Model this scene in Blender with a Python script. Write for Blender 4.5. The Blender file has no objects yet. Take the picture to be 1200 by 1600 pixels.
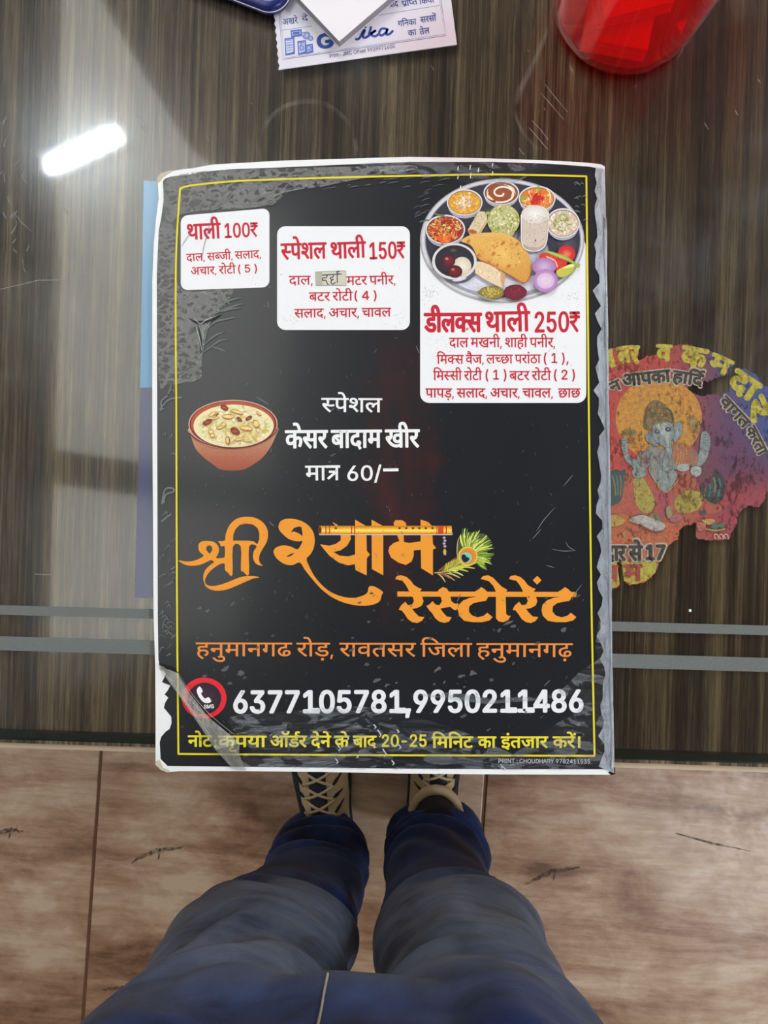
import bpy, bmesh, math, random, os
from math import sin, cos, pi, radians
from mathutils import Vector, Matrix, noise
from mathutils.geometry import tessellate_polygon
R = random.Random(7)
scene = bpy.context.scene
COL = scene.collection

# ------------------------------------------------------------------ camera
CAMZ = 1.15; FPX = 1150.0           # straight down; focal length in pixels of the 1200x1600 frame
cd = bpy.data.cameras.new('camera'); cam = bpy.data.objects.new('camera', cd); COL.objects.link(cam)
cd.sensor_fit = 'VERTICAL'; cd.sensor_height = 36.0; cd.lens = FPX * 36.0 / 1600.0
cd.clip_start = 0.01
cam.location = (0, 0, CAMZ); cam.rotation_euler = (0, 0, 0)
scene.camera = cam
# ------------------------------------------------------------------ world, lights, exposure
w = bpy.data.worlds.new('world'); scene.world = w; w.use_nodes = True
w.node_tree.nodes['Background'].inputs[0].default_value = (0.8, 0.9, 1.0, 1)
w.node_tree.nodes['Background'].inputs[1].default_value = 0.15
scene.view_settings.view_transform = 'Standard'; scene.view_settings.look = 'None'
scene.view_settings.gamma = 1.0; scene.view_settings.use_curve_mapping = False
scene.view_settings.exposure = 0.0

def area_light(name, loc, sx, sy, energy, color=(1, 1, 1), rot=(0, 0, 0)):
    l = bpy.data.lights.new(name, 'AREA'); l.shape = 'RECTANGLE'; l.size = sx; l.size_y = sy
    l.energy = energy; l.color = color
    o = bpy.data.objects.new(name, l); COL.objects.link(o); o.location = loc; o.rotation_euler = rot
    return o
LAMPS = [  # x, y, length x, length y, energy   (panels flush under the ceiling)
    ('right_front', 2.05, -1.75, .60, .30, 40, (0.93, 0.97, 1.0)),
    ('added_right_back', 2.15, 1.35, .60, .60, 54, (0.93, 0.97, 1.0)),
    ('added_left_back', -0.3, 2.5, .60, .60, 24, (0.93, 0.97, 1.0)),
    ('added_left_front', -2.0, -0.9, .60, .30, 8, (1.0, 0.96, 0.90)),
]
CEIL = 2.90
for n, x, y, a, b, e, c in LAMPS:
    area_light('light_' + n, (x, y, CEIL - .035), a, b, e, c)

# ------------------------------------------------------------------ helpers
def P(px, py, z):
    k = (CAMZ - z) / FPX
    return ((px - 600) * k, (800 - py) * k, z)
def lin(c):
    return tuple(((v / 255.0) / 12.92 if v / 255.0 <= 0.04045 else ((v / 255.0 + 0.055) / 1.055) ** 2.4) for v in c)
def tag(o, label=None, cat=None, group=None, kind=None):
    if label: o['label'] = label
    if cat: o['category'] = cat
    if group: o['group'] = group
    if kind: o['kind'] = kind
    return o
def empty(name, loc, label=None, cat=None, group=None, rz=0):
    o = bpy.data.objects.new(name, None); COL.objects.link(o); o.location = loc; o.rotation_euler = (0, 0, rz)
    o.empty_display_size = .02
    return tag(o, label, cat, group)
def link(name, me, mat=None, parent=None, world=True):
    """link a mesh whose vertices are in world space; with a parent they become parent-local"""
    o = bpy.data.objects.new(name, me); COL.objects.link(o)
    if mat is not None:
        me.materials.append(mat)
    if parent is not None:
        o.parent = parent
        if world:
            root = Matrix.LocRotScale(parent_world(parent)[0], parent_world(parent)[1], None)
            me.transform(root.inverted())
    return o
def parent_world(p):
    m = Matrix.Identity(4); q = p
    chain = []
    while q is not None:
        chain.append(q); q = q.parent
    for q in reversed(chain):
        m = m @ Matrix.LocRotScale(q.location, q.rotation_euler, None)
    return m.to_translation(), m.to_quaternion()
def mesh(name, vs, fs, smooth=False):
    me = bpy.data.meshes.new(name); me.from_pydata([tuple(v) for v in vs], [], fs); me.update()
    if smooth:
        me.polygons.foreach_set('use_smooth', [True] * len(me.polygons))
    return me
def from_bm(name, bm, smooth=False):
    me = bpy.data.meshes.new(name); bm.to_mesh(me); bm.free()
    if smooth: me.polygons.foreach_set('use_smooth', [True] * len(me.polygons))
    return me
def bm_box(bm, c, s, rot=None, bevel=0.0, seg=2):
    r = bmesh.ops.create_cube(bm, size=1.0)
    vs = r['verts']
    bmesh.ops.scale(bm, vec=s, verts=vs)
    if bevel:
        es = list({e for v in vs for e in v.link_edges})
        rb = bmesh.ops.bevel(bm, geom=es, offset=bevel, segments=seg, affect='EDGES', profile=.7)
        vs = list({v for f in rb['faces'] for v in f.verts} | set(v for v in vs if v.is_valid))
    if rot is not None:
        bmesh.ops.rotate(bm, cent=(0, 0, 0), matrix=rot, verts=vs)
    bmesh.ops.translate(bm, vec=c, verts=vs)
    return vs
def box(name, c, s, mat, parent=None, bevel=0.0, rz=0.0, seg=2):
    bm = bmesh.new(); bm_box(bm, c if not rz else (0, 0, 0), s, None, bevel, seg)
    if rz:
        bmesh.ops.rotate(bm, cent=(0, 0, 0), matrix=Matrix.Rotation(rz, 3, 'Z'), verts=bm.verts)
        bmesh.ops.translate(bm, vec=c, verts=bm.verts)
    return link(name, from_bm(name, bm), mat, parent)
def prism(name, pts, z0, z1, mat, parent=None, bevel=0.0):
    """vertical prism from outline pts (world xy)"""
    a = sum(pts[i][0] * pts[(i + 1) % len(pts)][1] - pts[(i + 1) % len(pts)][0] * pts[i][1] for i in range(len(pts)))
    if a < 0: pts = pts[::-1]
    n = len(pts)
    vs = [(x, y, z0) for x, y in pts] + [(x, y, z1) for x, y in pts]
    tri = tessellate_polygon([[Vector((x, y, 0)) for x, y in pts]])
    fs = []
    for t in tri:
        ax, ay = pts[t[0]]; bx, by = pts[t[1]]; cx, cy = pts[t[2]]
        if (bx - ax) * (cy - ay) - (by - ay) * (cx - ax) < 0: t = (t[0], t[2], t[1])
        fs.append((t[0] + n, t[1] + n, t[2] + n)); fs.append((t[2], t[1], t[0]))
    for i in range(n):
        j = (i + 1) % n
        fs.append((i, j, j + n, i + n))
    return link(name, mesh(name, vs, fs), mat, parent)
def tube_pts(pts, rad, seg=8, closed=False):
    """tube along a polyline, returns verts, faces"""
    pts = [Vector(p) for p in pts]; n = len(pts); vs = []; fs = []
    rads = rad if isinstance(rad, (list, tuple)) else [rad] * n
    for i, p in enumerate(pts):
        t = (pts[(i + 1) % n] - pts[i - 1]) if closed else (pts[min(i + 1, n - 1)] - pts[max(i - 1, 0)])
        t.normalize()
        up = Vector((0, 0, 1)) if abs(t.z) < .9 else Vector((0, 1, 0))
        a = t.cross(up).normalized(); b = t.cross(a).normalized()
        for k in range(seg):
            th = 2 * pi * k / seg
            vs.append(p + (a * cos(th) + b * sin(th)) * rads[i])
    m = n if closed else n - 1
    for i in range(m):
        for k in range(seg):
            i2 = (i + 1) % n; k2 = (k + 1) % seg
            fs.append((i * seg + k, i * seg + k2, i2 * seg + k2, i2 * seg + k))
    if not closed:
        fs.append(tuple(range(seg))); fs.append(tuple((n - 1) * seg + k for k in reversed(range(seg))))
    return vs, fs
def tube(name, pts, rad, mat, parent=None, seg=8, closed=False):
    vs, fs = tube_pts(pts, rad, seg, closed)
    return link(name, mesh(name, vs, fs, True), mat, parent)
def lathe(name, prof, c, mat, parent=None, seg=64, smooth=True):
    vs = []; fs = []
    for r, z in prof:
        for k in range(seg):
            th = 2 * pi * k / seg; vs.append((c[0] + r * cos(th), c[1] + r * sin(th), c[2] + z))
    for i in range(len(prof) - 1):
        for k in range(seg):
            k2 = (k + 1) % seg
            fs.append((i * seg + k, i * seg + k2, (i + 1) * seg + k2, (i + 1) * seg + k))
    return link(name, mesh(name, vs, fs, smooth), mat, parent)
def catmull(pts, n=6, closed=True):
    out = []; m = len(pts)
    rng = range(m) if closed else range(m - 1)
    for i in rng:
        p1 = pts[i]; p2 = pts[(i + 1) % m]
        p0 = pts[(i - 1) % m] if closed else pts[max(i - 1, 0)]
        p3 = pts[(i + 2) % m] if closed else pts[min(i + 2, m - 1)]
        for k in range(n):
            t = k / n
            out.append(tuple(.5 * ((2 * p1[d]) + (-p0[d] + p2[d]) * t + (2 * p0[d] - 5 * p1[d] + 4 * p2[d] - p3[d]) * t * t
                                   + (-p0[d] + 3 * p1[d] - 3 * p2[d] + p3[d]) * t ** 3) for d in range(len(p1))))
    if not closed: out.append(tuple(pts[-1]))
    return out

# ------------------------------------------------------------------ node materials
class NT:
    def __init__(s, name):
        s.m = bpy.data.materials.new(name); s.m.use_nodes = True
        s.t = s.m.node_tree; s.t.nodes.clear()
        s.out = s.n('ShaderNodeOutputMaterial')
    def n(s, typ, **kw):
        nd = s.t.nodes.new(typ)
        for k, v in kw.items(): setattr(nd, k, v)
        return nd
    def l(s, a, b): s.t.links.new(a, b)
    def coord(s, kind='Object', scale=(1, 1, 1), rot=(0, 0, 0), loc=(0, 0, 0)):
        c = s.n('ShaderNodeTexCoord'); mp = s.n('ShaderNodeMapping')
        mp.inputs['Scale'].default_value = scale; mp.inputs['Rotation'].default_value = rot; mp.inputs['Location'].default_value = loc
        s.l(c.outputs[kind], mp.inputs['Vector']); return mp.outputs['Vector']
    def noise(s, vec, scale=5, detail=4, rough=.5, dist=0):
        nd = s.n('ShaderNodeTexNoise'); nd.inputs['Scale'].default_value = scale; nd.inputs['Detail'].default_value = detail
        nd.inputs['Roughness'].default_value = rough; nd.inputs['Distortion'].default_value = dist
        if vec is not None: s.l(vec, nd.inputs['Vector'])
        return nd.outputs['Fac']
    def ramp(s, fac, stops, interp='LINEAR'):
        r = s.n('ShaderNodeValToRGB'); r.color_ramp.interpolation = interp
        el = r.color_ramp.elements
        while len(el) > 1: el.remove(el[-1])
        el[0].position = stops[0][0]; el[0].color = (*stops[0][1], 1)
        for p, c in stops[1:]:
            e = el.new(p); e.color = (*c, 1)
        s.l(fac, r.inputs['Fac']); return r.outputs['Color']
    def framp(s, fac, a, b, lo=0.0, hi=1.0):
        r = s.n('ShaderNodeMapRange'); r.inputs['From Min'].default_value = a; r.inputs['From Max'].default_value = b
        r.inputs['To Min'].default_value = lo; r.inputs['To Max'].default_value = hi
        s.l(fac, r.inputs['Value']); return r.outputs['Result']
    def mix(s, fac, a, b, mode='MIX'):
        m = s.n('ShaderNodeMix', data_type='RGBA', blend_type=mode)
        for sock, v in ((m.inputs[0], fac), (m.inputs[6], a), (m.inputs[7], b)):
            if isinstance(v, (int, float)): sock.default_value = v
            elif isinstance(v, tuple): sock.default_value = (*v, 1) if len(v) == 3 else v
            else: s.l(v, sock)
        return m.outputs[2]
    def math(s, op, a, b=0.0, clamp=False):
        m = s.n('ShaderNodeMath', operation=op); m.use_clamp = clamp
        for sock, v in ((m.inputs[0], a), (m.inputs[1], b)):
            if isinstance(v, (int, float)): sock.default_value = v
            else: s.l(v, sock)
        return m.outputs[0]
    def sep(s, vec):
        x = s.n('ShaderNodeSeparateXYZ'); s.l(vec, x.inputs[0]); return x.outputs
    def bump(s, h, strength=.3, dist=.001):
        b = s.n('ShaderNodeBump'); b.inputs['Strength'].default_value = strength; b.inputs['Distance'].default_value = dist
        s.l(h, b.inputs['Height']); return b.outputs['Normal']
    def bsdf(s, base, rough=.5, metal=0, spec=.5, normal=None, coat=0, coat_rough=.1, trans=0, sheen=0):
        b = s.n('ShaderNodeBsdfPrincipled')
        for k, v in (('Base Color', base), ('Roughness', rough), ('Metallic', metal), ('Specular IOR Level', spec), ('Coat Weight', coat),
                     ('Coat Roughness', coat_rough), ('Transmission Weight', trans), ('Sheen Weight', sheen)):
            if isinstance(v, tuple): b.inputs[k].default_value = (*v, 1)
            elif isinstance(v, (int, float)): b.inputs[k].default_value = v
            else: s.l(v, b.inputs[k])
        if normal is not None: s.l(normal, b.inputs['Normal'])
        return b.outputs[0]
    def glossy(s, col, rough, normal=None):
        g = s.n('ShaderNodeBsdfGlossy'); g.inputs['Color'].default_value = (*col, 1); g.inputs['Roughness'].default_value = rough
        if normal is not None: s.l(normal, g.inputs['Normal'])
        return g.outputs[0]
    def transp(s, col):
        g = s.n('ShaderNodeBsdfTransparent'); g.inputs['Color'].default_value = (*col, 1); return g.outputs[0]
    def diffuse(s, col, normal=None):
        g = s.n('ShaderNodeBsdfDiffuse')
        if isinstance(col, tuple): g.inputs['Color'].default_value = (*col, 1)
        else: s.l(col, g.inputs['Color'])
        if normal is not None: s.l(normal, g.inputs['Normal'])
        return g.outputs[0]
    def mixs(s, fac, a, b):
        m = s.n('ShaderNodeMixShader')
        if isinstance(fac, (int, float)): m.inputs[0].default_value = fac
        else: s.l(fac, m.inputs[0])
        s.l(a, m.inputs[1]); s.l(b, m.inputs[2]); return m.outputs[0]
    def fresnel(s, ior=1.5, normal=None):
        f = s.n('ShaderNodeFresnel'); f.inputs['IOR'].default_value = ior
        if normal is not None: s.l(normal, f.inputs['Normal'])
        return f.outputs[0]
    def done(s, sh): s.l(sh, s.out.inputs['Surface']); return s.m

def plain(name, rgb, rough=.5, var=.08, scale=60, bump=.0, **kw):
    t = NT(name); c = lin(rgb)
    n = t.noise(t.coord(), scale, 5, .6)
    base = t.mix(n, tuple(v * (1 - var) for v in c), tuple(min(1, v * (1 + var)) for v in c))
    nm = t.bump(n, bump, .001) if bump else None
    return t.done(t.bsdf(base, rough, normal=nm, **kw))

def mat_art(name, speck=.1, rough=.5, fade=None, scale=1800):
    """flat print: colours come from the mesh's colour attribute, with fine print grain"""
    t = NT(name); a = t.n('ShaderNodeAttribute'); a.attribute_name = 'Col'
    n = t.noise(t.coord(), scale, 3, .7)
    base = t.mix(t.framp(n, .35, .65, 0, speck * 2), a.outputs['Color'], (.5, .5, .5), 'OVERLAY') if False else \
        t.mix(1.0, a.outputs['Color'], t.ramp(n, [(.3, (1 - speck,) * 3), (.7, (1 + speck,) * 3)]), 'MULTIPLY')
    if fade:
        f2 = t.noise(t.coord(), 420, 6, .75)
        base = t.mix(t.framp(f2, .40, .75, 0, fade), base, (.10, .085, .07)); base = t.mix(1.0, base, (.80, .80, .82), 'MULTIPLY'); base = t.mix(.14, base, lin((120, 108, 98)))
    b_ = t.bsdf(base, rough, spec=.3)
    if fade:
        w1 = t.noise(t.coord(scale=(1.6, .8, 1)), 260, 6, .72); w2 = t.noise(t.coord(), 45, 4, .6)
        hole = t.framp(t.math('ADD', t.math('MULTIPLY', w1, .62), t.math('MULTIPLY', w2, .38)), .52, .58, .06, .62)
        b_ = t.mixs(hole, b_, t.transp((.8, .8, .8)))
    return t.done(b_)

# wood laminate of the table: fine straight grain running away from the sitter
def mat_table_wood():
    t = NT('striped_wood_laminate')
    broad = t.noise(t.coord(scale=(60, .8, 1)), 1, 5, .6, .2)
    mid = t.noise(t.coord(scale=(260, 2.2, 1)), 1, 5, .7, .15)
    fine = t.noise(t.coord(scale=(1100, 30, 1)), 1, 5, .8, .1)
    f = t.math('ADD', t.math('MULTIPLY', broad, .30), t.math('ADD', t.math('MULTIPLY', mid, .42), t.math('MULTIPLY', fine, .34)))
    c = t.ramp(f, [(.42, lin((36, 24, 20))), (.475, lin((78, 58, 46))), (.53, lin((114, 90, 71))), (.585, lin((156, 130, 102))), (.66, lin((206, 180, 138)))])
    pores = t.noise(t.coord(scale=(900, 60, 1)), 1, 3, .6)
    lines = t.noise(t.coord(scale=(330, 2.5, 1), loc=(3, 5, 0)), 1, 2, .5, .15)
    c = t.mix(t.math('MULTIPLY', t.framp(lines, .64, .70), t.framp(pores, .40, .55)), c, lin((170, 146, 104)))
    c = t.mix(t.framp(pores, .60, .74, 0, .55), c, lin((28, 20, 17)))
    return t.done(t.bsdf(c, .5, spec=.35, normal=t.bump(fine, .15, .0005)))

def mat_glass_top():
    t = NT('table_glass_surface')
    co = t.coord()
    sm = t.noise(co, 7, 6, .65, .8)
    sc = t.noise(t.coord(scale=(30, 6, 1), rot=(0, 0, .5)), 6, 6, .8)
    haze = t.math('MULTIPLY', t.framp(sm, .50, .78, 0.0, .10), t.framp(sc, .3, .7))
    gl = t.mixs(.38, t.glossy((1, 1, 1), .05), t.glossy((1, 1, 1), .19))
    f = t.math('MULTIPLY', t.fresnel(1.52), 1.55)
    s = t.mixs(f, t.transp((.93, .96, .94)), gl)
    g2 = t.glossy((.9, .95, 1), .38)
    s = t.mixs(t.math('ADD', haze, .004), s, t.mixs(.5, g2, t.diffuse((.55, .58, .6))))
    return t.done(s)
def mat_glass_edge():
    t = NT('table_glass_edge')
    s = t.mixs(.72, t.transp((.30, .55, .45)), t.bsdf(lin((22, 44, 38)), .15))
    return t.done(s)
def mat_clear(name='clear_underside'):
    t = NT(name); return t.done(t.transp((.985, .99, .985)))
def mat_frost():
    t = NT('frosted_band')
    n = t.noise(t.coord(), 900, 3, .6)
    s = t.mixs(t.framp(n, .3, .7, .55, .68), t.transp((.8, .84, .84)), t.diffuse(lin((128, 133, 133))))
    return t.done(s)
def mat_film(name, dens=.30, col=(170, 178, 190), rough=.18, bumpscale=(300, 60, 1), rot=0.5, bs=.6):
    """clear laminate: mostly see-through, glossy, slightly milky where it has come loose"""
    t = NT(name)
    n = t.noise(t.coord(scale=bumpscale, rot=(0, 0, rot)), 1, 6, .7, .6)
    nm = t.bump(n, bs, .002)
    hz = t.framp(n, .30, .72, dens * .55, dens * 1.35)
    s = t.mixs(hz, t.transp((.97, .98, .98)), t.diffuse(lin(col), nm))
    s = t.mixs(t.math('MULTIPLY', t.fresnel(1.6, nm), 1.6), s, t.glossy((1, 1, 1), rough, nm))
    return t.done(s)
def mat_hazefilm():
    t = NT('hazy_laminate')
    n = t.noise(t.coord(scale=(46, 120, 1), rot=(0, 0, .45)), 1, 7, .62, 1.4)
    n2 = t.noise(t.coord(scale=(60, 420, 1), rot=(0, 0, .4)), 1, 4, .6, .6)
    nm = t.bump(n2, .8, .002)
    m = t.framp(n, .50, .53, 0.0, 1.0)
    hz = t.math('MULTIPLY', m, t.framp(n2, .3, .7, .10, .30))
    s = t.mixs(hz, t.transp((1, 1, 1)), t.diffuse(lin((138, 148, 162)), nm))
    s = t.mixs(t.math('ADD', t.math('MULTIPLY', m, .05), .02), s, t.glossy((1, 1, 1), .22, nm))
    return t.done(s)
def mat_crackle():
    """loosened laminate: a net of milky channels round islands that still stick"""
    t = NT('crackled_laminate')
    co = t.n('ShaderNodeTexCoord'); mp = t.n('ShaderNodeMapping')
    mp.inputs['Scale'].default_value = (170, 300, 1); mp.inputs['Rotation'].default_value = (0, 0, -.45)
    t.l(co.outputs['Object'], mp.inputs['Vector'])
    wob = t.noise(t.coord(), 260, 4, .7)
    add = t.n('ShaderNodeVectorMath', operation='ADD'); t.l(mp.outputs[0], add.inputs[0])
    sc = t.n('ShaderNodeVectorMath', operation='SCALE'); t.l(wob, sc.inputs[0]); sc.inputs['Scale'].default_value = 1.8
    t.l(sc.outputs[0], add.inputs[1])
    vo = t.n('ShaderNodeTexVoronoi', feature='DISTANCE_TO_EDGE'); vo.inputs['Scale'].default_value = 1.0
    t.l(add.outputs[0], vo.inputs['Vector'])
    big = t.noise(t.coord(), 90, 4, .6)
    thr = t.framp(big, .32, .62, .05, .27)
    m = t.math('LESS_THAN', vo.outputs['Distance'], thr)
    fine = t.noise(t.coord(scale=(1200, 1600, 1)), 1, 4, .75, 1.2)
    nm = t.bump(fine, .45, .0012)
    hz = t.math('MULTIPLY', m, t.framp(fine, .35, .65, .42, .82))
    s = t.mixs(hz, t.transp((1, 1, 1)), t.diffuse(lin((116, 119, 120)), nm))
    s = t.mixs(t.math('ADD', t.math('MULTIPLY', m, .06), .03), s, t.glossy((1, 1, 1), .16, nm))
    return t.done(s)
def mat_denim():
    t = NT('faded_denim')
    co = t.n('ShaderNodeTexCoord').outputs['Object']
    x, y, z = t.sep(co)
    tw = t.n('ShaderNodeTexWave', wave_type='BANDS', bands_direction='DIAGONAL'); tw.inputs['Scale'].default_value = 340; tw.inputs['Distortion'].default_value = 1.5
    t.l(co, tw.inputs['Vector'])
    big = t.noise(t.coord(scale=(1, 1, 1)), 13, 5, .6, .8)
    whisk = t.noise(t.coord(scale=(7, 7, 42), rot=(0, .25, 0)), 1, 4, .6, 1.0)
    zf = t.math('MULTIPLY', t.framp(z, .41, .475), t.framp(z, .76, .64))
    zf = t.math('MULTIPLY', zf, t.framp(y, -.47, -.36))
    zf = t.math('MULTIPLY', zf, t.framp(t.math('ADD', t.math('MULTIPLY', big, .5), t.math('MULTIPLY', whisk, .5)), .36, .60, .25, .95))
    blue = t.mix(t.framp(big, .35, .65), lin((12, 20, 48)), lin((30, 54, 112)))
    c = t.mix(zf, blue, lin((112, 122, 142)))  # thigh grey is fade, plus light painted in against the shaded shins
    c = t.mix(t.framp(tw.outputs['Fac'], .1, .9, 0, .30), c, lin((12, 16, 34)))
    gr = t.noise(t.coord(), 900, 3, .7)
    nm = t.bump(t.math('ADD', t.math('MULTIPLY', gr, .5), tw.outputs['Fac']), .35, .0006)
    return t.done(t.bsdf(c, .9, spec=.15, normal=nm, sheen=.08))
def mat_tile():
    t = NT('wood_look_tile')
    inf = t.n('ShaderNodeObjectInfo')
    off = t.n('ShaderNodeVectorMath', operation='SCALE'); off.inputs['Scale'].default_value = 17.0
    cmb = t.n('ShaderNodeCombineXYZ'); t.l(inf.outputs['Random'], cmb.inputs[0]); t.l(inf.outputs['Random'], cmb.inputs[1])
    t.l(cmb.outputs[0], off.inputs[0])
    def vec(scale):
        c = t.n('ShaderNodeTexCoord'); a = t.n('ShaderNodeVectorMath', operation='ADD'); t.l(c.outputs['Object'], a.inputs[0]); t.l(off.outputs[0], a.inputs[1])
        mp = t.n('ShaderNodeMapping'); mp.inputs['Scale'].default_value = scale; mp.inputs['Rotation'].default_value = (0, 0, .06); t.l(a.outputs[0], mp.inputs['Vector']); return mp.outputs[0]
    big = t.noise(vec((2.0, 7, 1)), 1.5, 5, .6, .6)
    gr = t.noise(vec((5, 50, 1)), 1.6, 6, .7, .3)
    pat = t.noise(vec((9, 14, 1)), 1.2, 6, .7, .4)
    f = t.math('ADD', t.math('MULTIPLY', big, .5), t.math('ADD', t.math('MULTIPLY', gr, .2), t.math('MULTIPLY', pat, .3)))
    c = t.ramp(f, [(.37, lin((92, 62, 44))), (.45, lin((134, 102, 80))), (.51, lin((160, 132, 111))), (.59, lin((184, 164, 145)))])
    sp = t.noise(vec((600, 600, 1)), 1, 3, .7)
    c = t.mix(t.framp(sp, .4, .75, 0, .25), c, lin((120, 92, 76)))
    dirt = t.noise(vec((26, 26, 1)), 1, 6, .75)
    return t.done(t.bsdf(c, t.framp(dirt, .3, .7, .30, .5), spec=.5, normal=t.bump(t.math('ADD', gr, dirt), .08, .001)))

M = {
    'wood': mat_table_wood(), 'gtop': mat_glass_top(), 'gedge': mat_glass_edge(), 'clear': mat_clear(), 'frost': mat_frost(),
    'paper': plain('white_card', (232, 234, 238), .45, .03, 200), 'old_edge': plain('grubby_card_edge', (196, 188, 172), .7, .15, 300),
    'art': mat_art('printed_ink', .05), 'food': mat_art('printed_photo_ink', .12, scale=1500), 'sticker': mat_art('worn_sticker_ink', .22, .7, fade=.8, scale=1300),
    'film': mat_film('loose_laminate_film', .52, (186, 198, 216), .2), 'tape': mat_film('peeling_laminate', .32, (196, 196, 190), .12, (160, 40, 1), .9, .3),
    'hazefilm': mat_hazefilm(),
    'crackle': mat_crackle(), 'denim': mat_denim(), 'tile': mat_tile(),
    'grout': plain('tile_grout', (104, 72, 56), .9, .2, 80), 'wall': plain('painted_wall', (214, 206, 192), .8, .03, 4),
    'ceil': plain('painted_ceiling', (150, 146, 140), .85, .03, 4), 'dark': plain('dark_wood_beam', (40, 30, 26), .5, .2, 20),
    'base': plain('skirting', (120, 84, 62), .5, .1, 20), 'steel': plain('brushed_steel', (150, 150, 150), .35, .05, 50, metal=.9),
    'edgeband': plain('cream_edge_band', (196, 178, 152), .5, .05, 80),
    'black': plain('black_plastic', (17, 17, 20), .25, .1, 50), 'navy': plain('navy_plastic', (20, 32, 104), .3, .1, 80),
    'gold': plain('brass_line', (170, 140, 70), .3, .1, 80, metal=.6),
    'bluecard': plain('sky_blue_ink', (70, 132, 176), .22, .05, 40, coat=.6), 'navycard': plain('indigo_ink', (38, 42, 92), .22, .08, 40, coat=.6),
    'sole': plain('shoe_sole', (30, 30, 38), .8, .1, 80), 'canvas': plain('tan_shoe_upper', (176, 158, 128), .85, .12, 300, bump=.3),
    'shoenavy': plain('navy_shoe_side', (16, 24, 44), .8, .2, 200, bump=.3), 'lace': plain('black_shoe_lace', (20, 20, 28), .85, .2, 300),
    'tanlace': plain('tan_shoe_lace', (186, 168, 136), .85, .1, 300), 'sock': plain('dark_sock', (14, 16, 28), .95, .2, 400, bump=.4),
    'thread': plain('pale_seam_thread', (150, 146, 136), .8, .1, 300), 'notebook': plain('white_notebook_cover', (226, 224, 232), .5, .02, 60),
    'pages': plain('grey_page_edges', (150, 152, 160), .8, .25, 500), 'letterpaper': plain('letter_paper', (214, 212, 226), .6, .03, 90),
    'pen': plain('blue_pen_ink', (30, 34, 90), .5, .1, 300), 'skin': plain('skin', (150, 104, 80), .6, .06, 60),
}
def mat_emit(name, rgb, st, base=(.8, .8, .8)):
    t = NT(name); e = t.n('ShaderNodeEmission'); e.inputs[0].default_value = (*rgb, 1); e.inputs[1].default_value = st
    a = t.n('ShaderNodeAddShader'); t.l(e.outputs[0], a.inputs[0]); t.l(t.diffuse(base), a.inputs[1])
    return t.done(a.outputs[0])
M['lamp'] = mat_emit('lamp_diffuser', (.93, .97, 1), 9)
M['tube'] = mat_emit('tube_lamp_glass', (.86, .95, 1), 150)
M['panel'] = mat_emit('glowing_ceiling_sheet', (.95, .98, .90), 3.0)  # glow put into the sheet for the bright ceiling mirrored in the glass
def mat_redplastic():
    t = NT('translucent_red_plastic')
    gm = t.n('ShaderNodeNewGeometry'); f = t.math('MULTIPLY', t.fresnel(1.5), t.math('SUBTRACT', 1.0, gm.outputs['Backfacing']))
    tr = t.n('ShaderNodeBsdfTranslucent'); tr.inputs['Color'].default_value = (.85, .03, .06, 1)
    s = t.mixs(.22, t.transp((1.0, .10, .13)), t.mixs(.5, t.diffuse(lin((225, 30, 60))), tr.outputs[0]))
    s = t.mixs(t.math('MULTIPLY', f, 1.3), s, t.glossy((1, 1, 1), .06))
    return t.done(s)
M['red'] = mat_redplastic()
M['napkin'] = plain('red_napkin', (226, 24, 10), .8, .06, 120, bump=.3)
def mat_ring():
    t = NT('glass_ring_stain'); n = t.noise(t.coord(), 160, 5, .7)
    return t.done(t.mixs(t.framp(n, .35, .7, .0, .16), t.transp((1, 1, 1)), t.diffuse((.45, .45, .42))))
M['stain'] = mat_ring()
def mat_scr():
    t = NT('scratch_mark'); n = t.noise(t.coord(), 300, 4, .6)
    return t.done(t.mixs(t.framp(n, .3, .7, .15, .55), t.transp((1, 1, 1)), t.diffuse((.42, .44, .47))))
M['scratch'] = mat_scr()
def mat_knot():
    t = NT('printed_knot_mark'); n = t.noise(t.coord(scale=(1, 1, 1)), 120, 5, .7)
    return t.done(t.mixs(t.framp(n, .38, .62, .1, .75), t.transp((1, 1, 1)), t.diffuse(lin((78, 66, 62)))))
M['knot'] = mat_knot()

# ------------------------------------------------------------------ the setting
XL, XR, YB, YT = -2.7, 2.8, -2.8, 2.9
def struct(o): o['kind'] = 'structure'; return o
floor = struct(box('floor', ((XL + XR) / 2, (YB + YT) / 2, -.026), (XR - XL, YT - YB, .046), M['grout']))
FA = radians(-3.9); TS = .603
ox, oy = P(158, 1170, 0)[:2]                       # a point on the left joint
tile_me = None
ux = Vector((cos(FA), sin(FA))); uy = Vector((-sin(FA), cos(FA)))
O = Vector((ox, oy)) + uy * .10
for i in range(-5, 6):
    for j in range(-6, 7):
        c = O + ux * (TS * (i + .5)) + uy * (TS * (j + .5))
        hx = TS * .5 * 1.1
        if not (XL + hx * .97 < c.x < XR - hx * .97 and YB + hx * .97 < c.y < YT - hx * .97): continue
        if tile_me is None:
            bm = bmesh.new(); bm_box(bm, (0, 0, 0), (TS - .005, TS - .005, .012), None, .0022, 2)
            tile_me = from_bm('tile', bm); tile_me.materials.append(M['tile'])
        o = bpy.data.objects.new('tile', tile_me); COL.objects.link(o); o.parent = floor
        o.location = (c.x, c.y, -.006); o.rotation_euler = (0, 0, FA)
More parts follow.
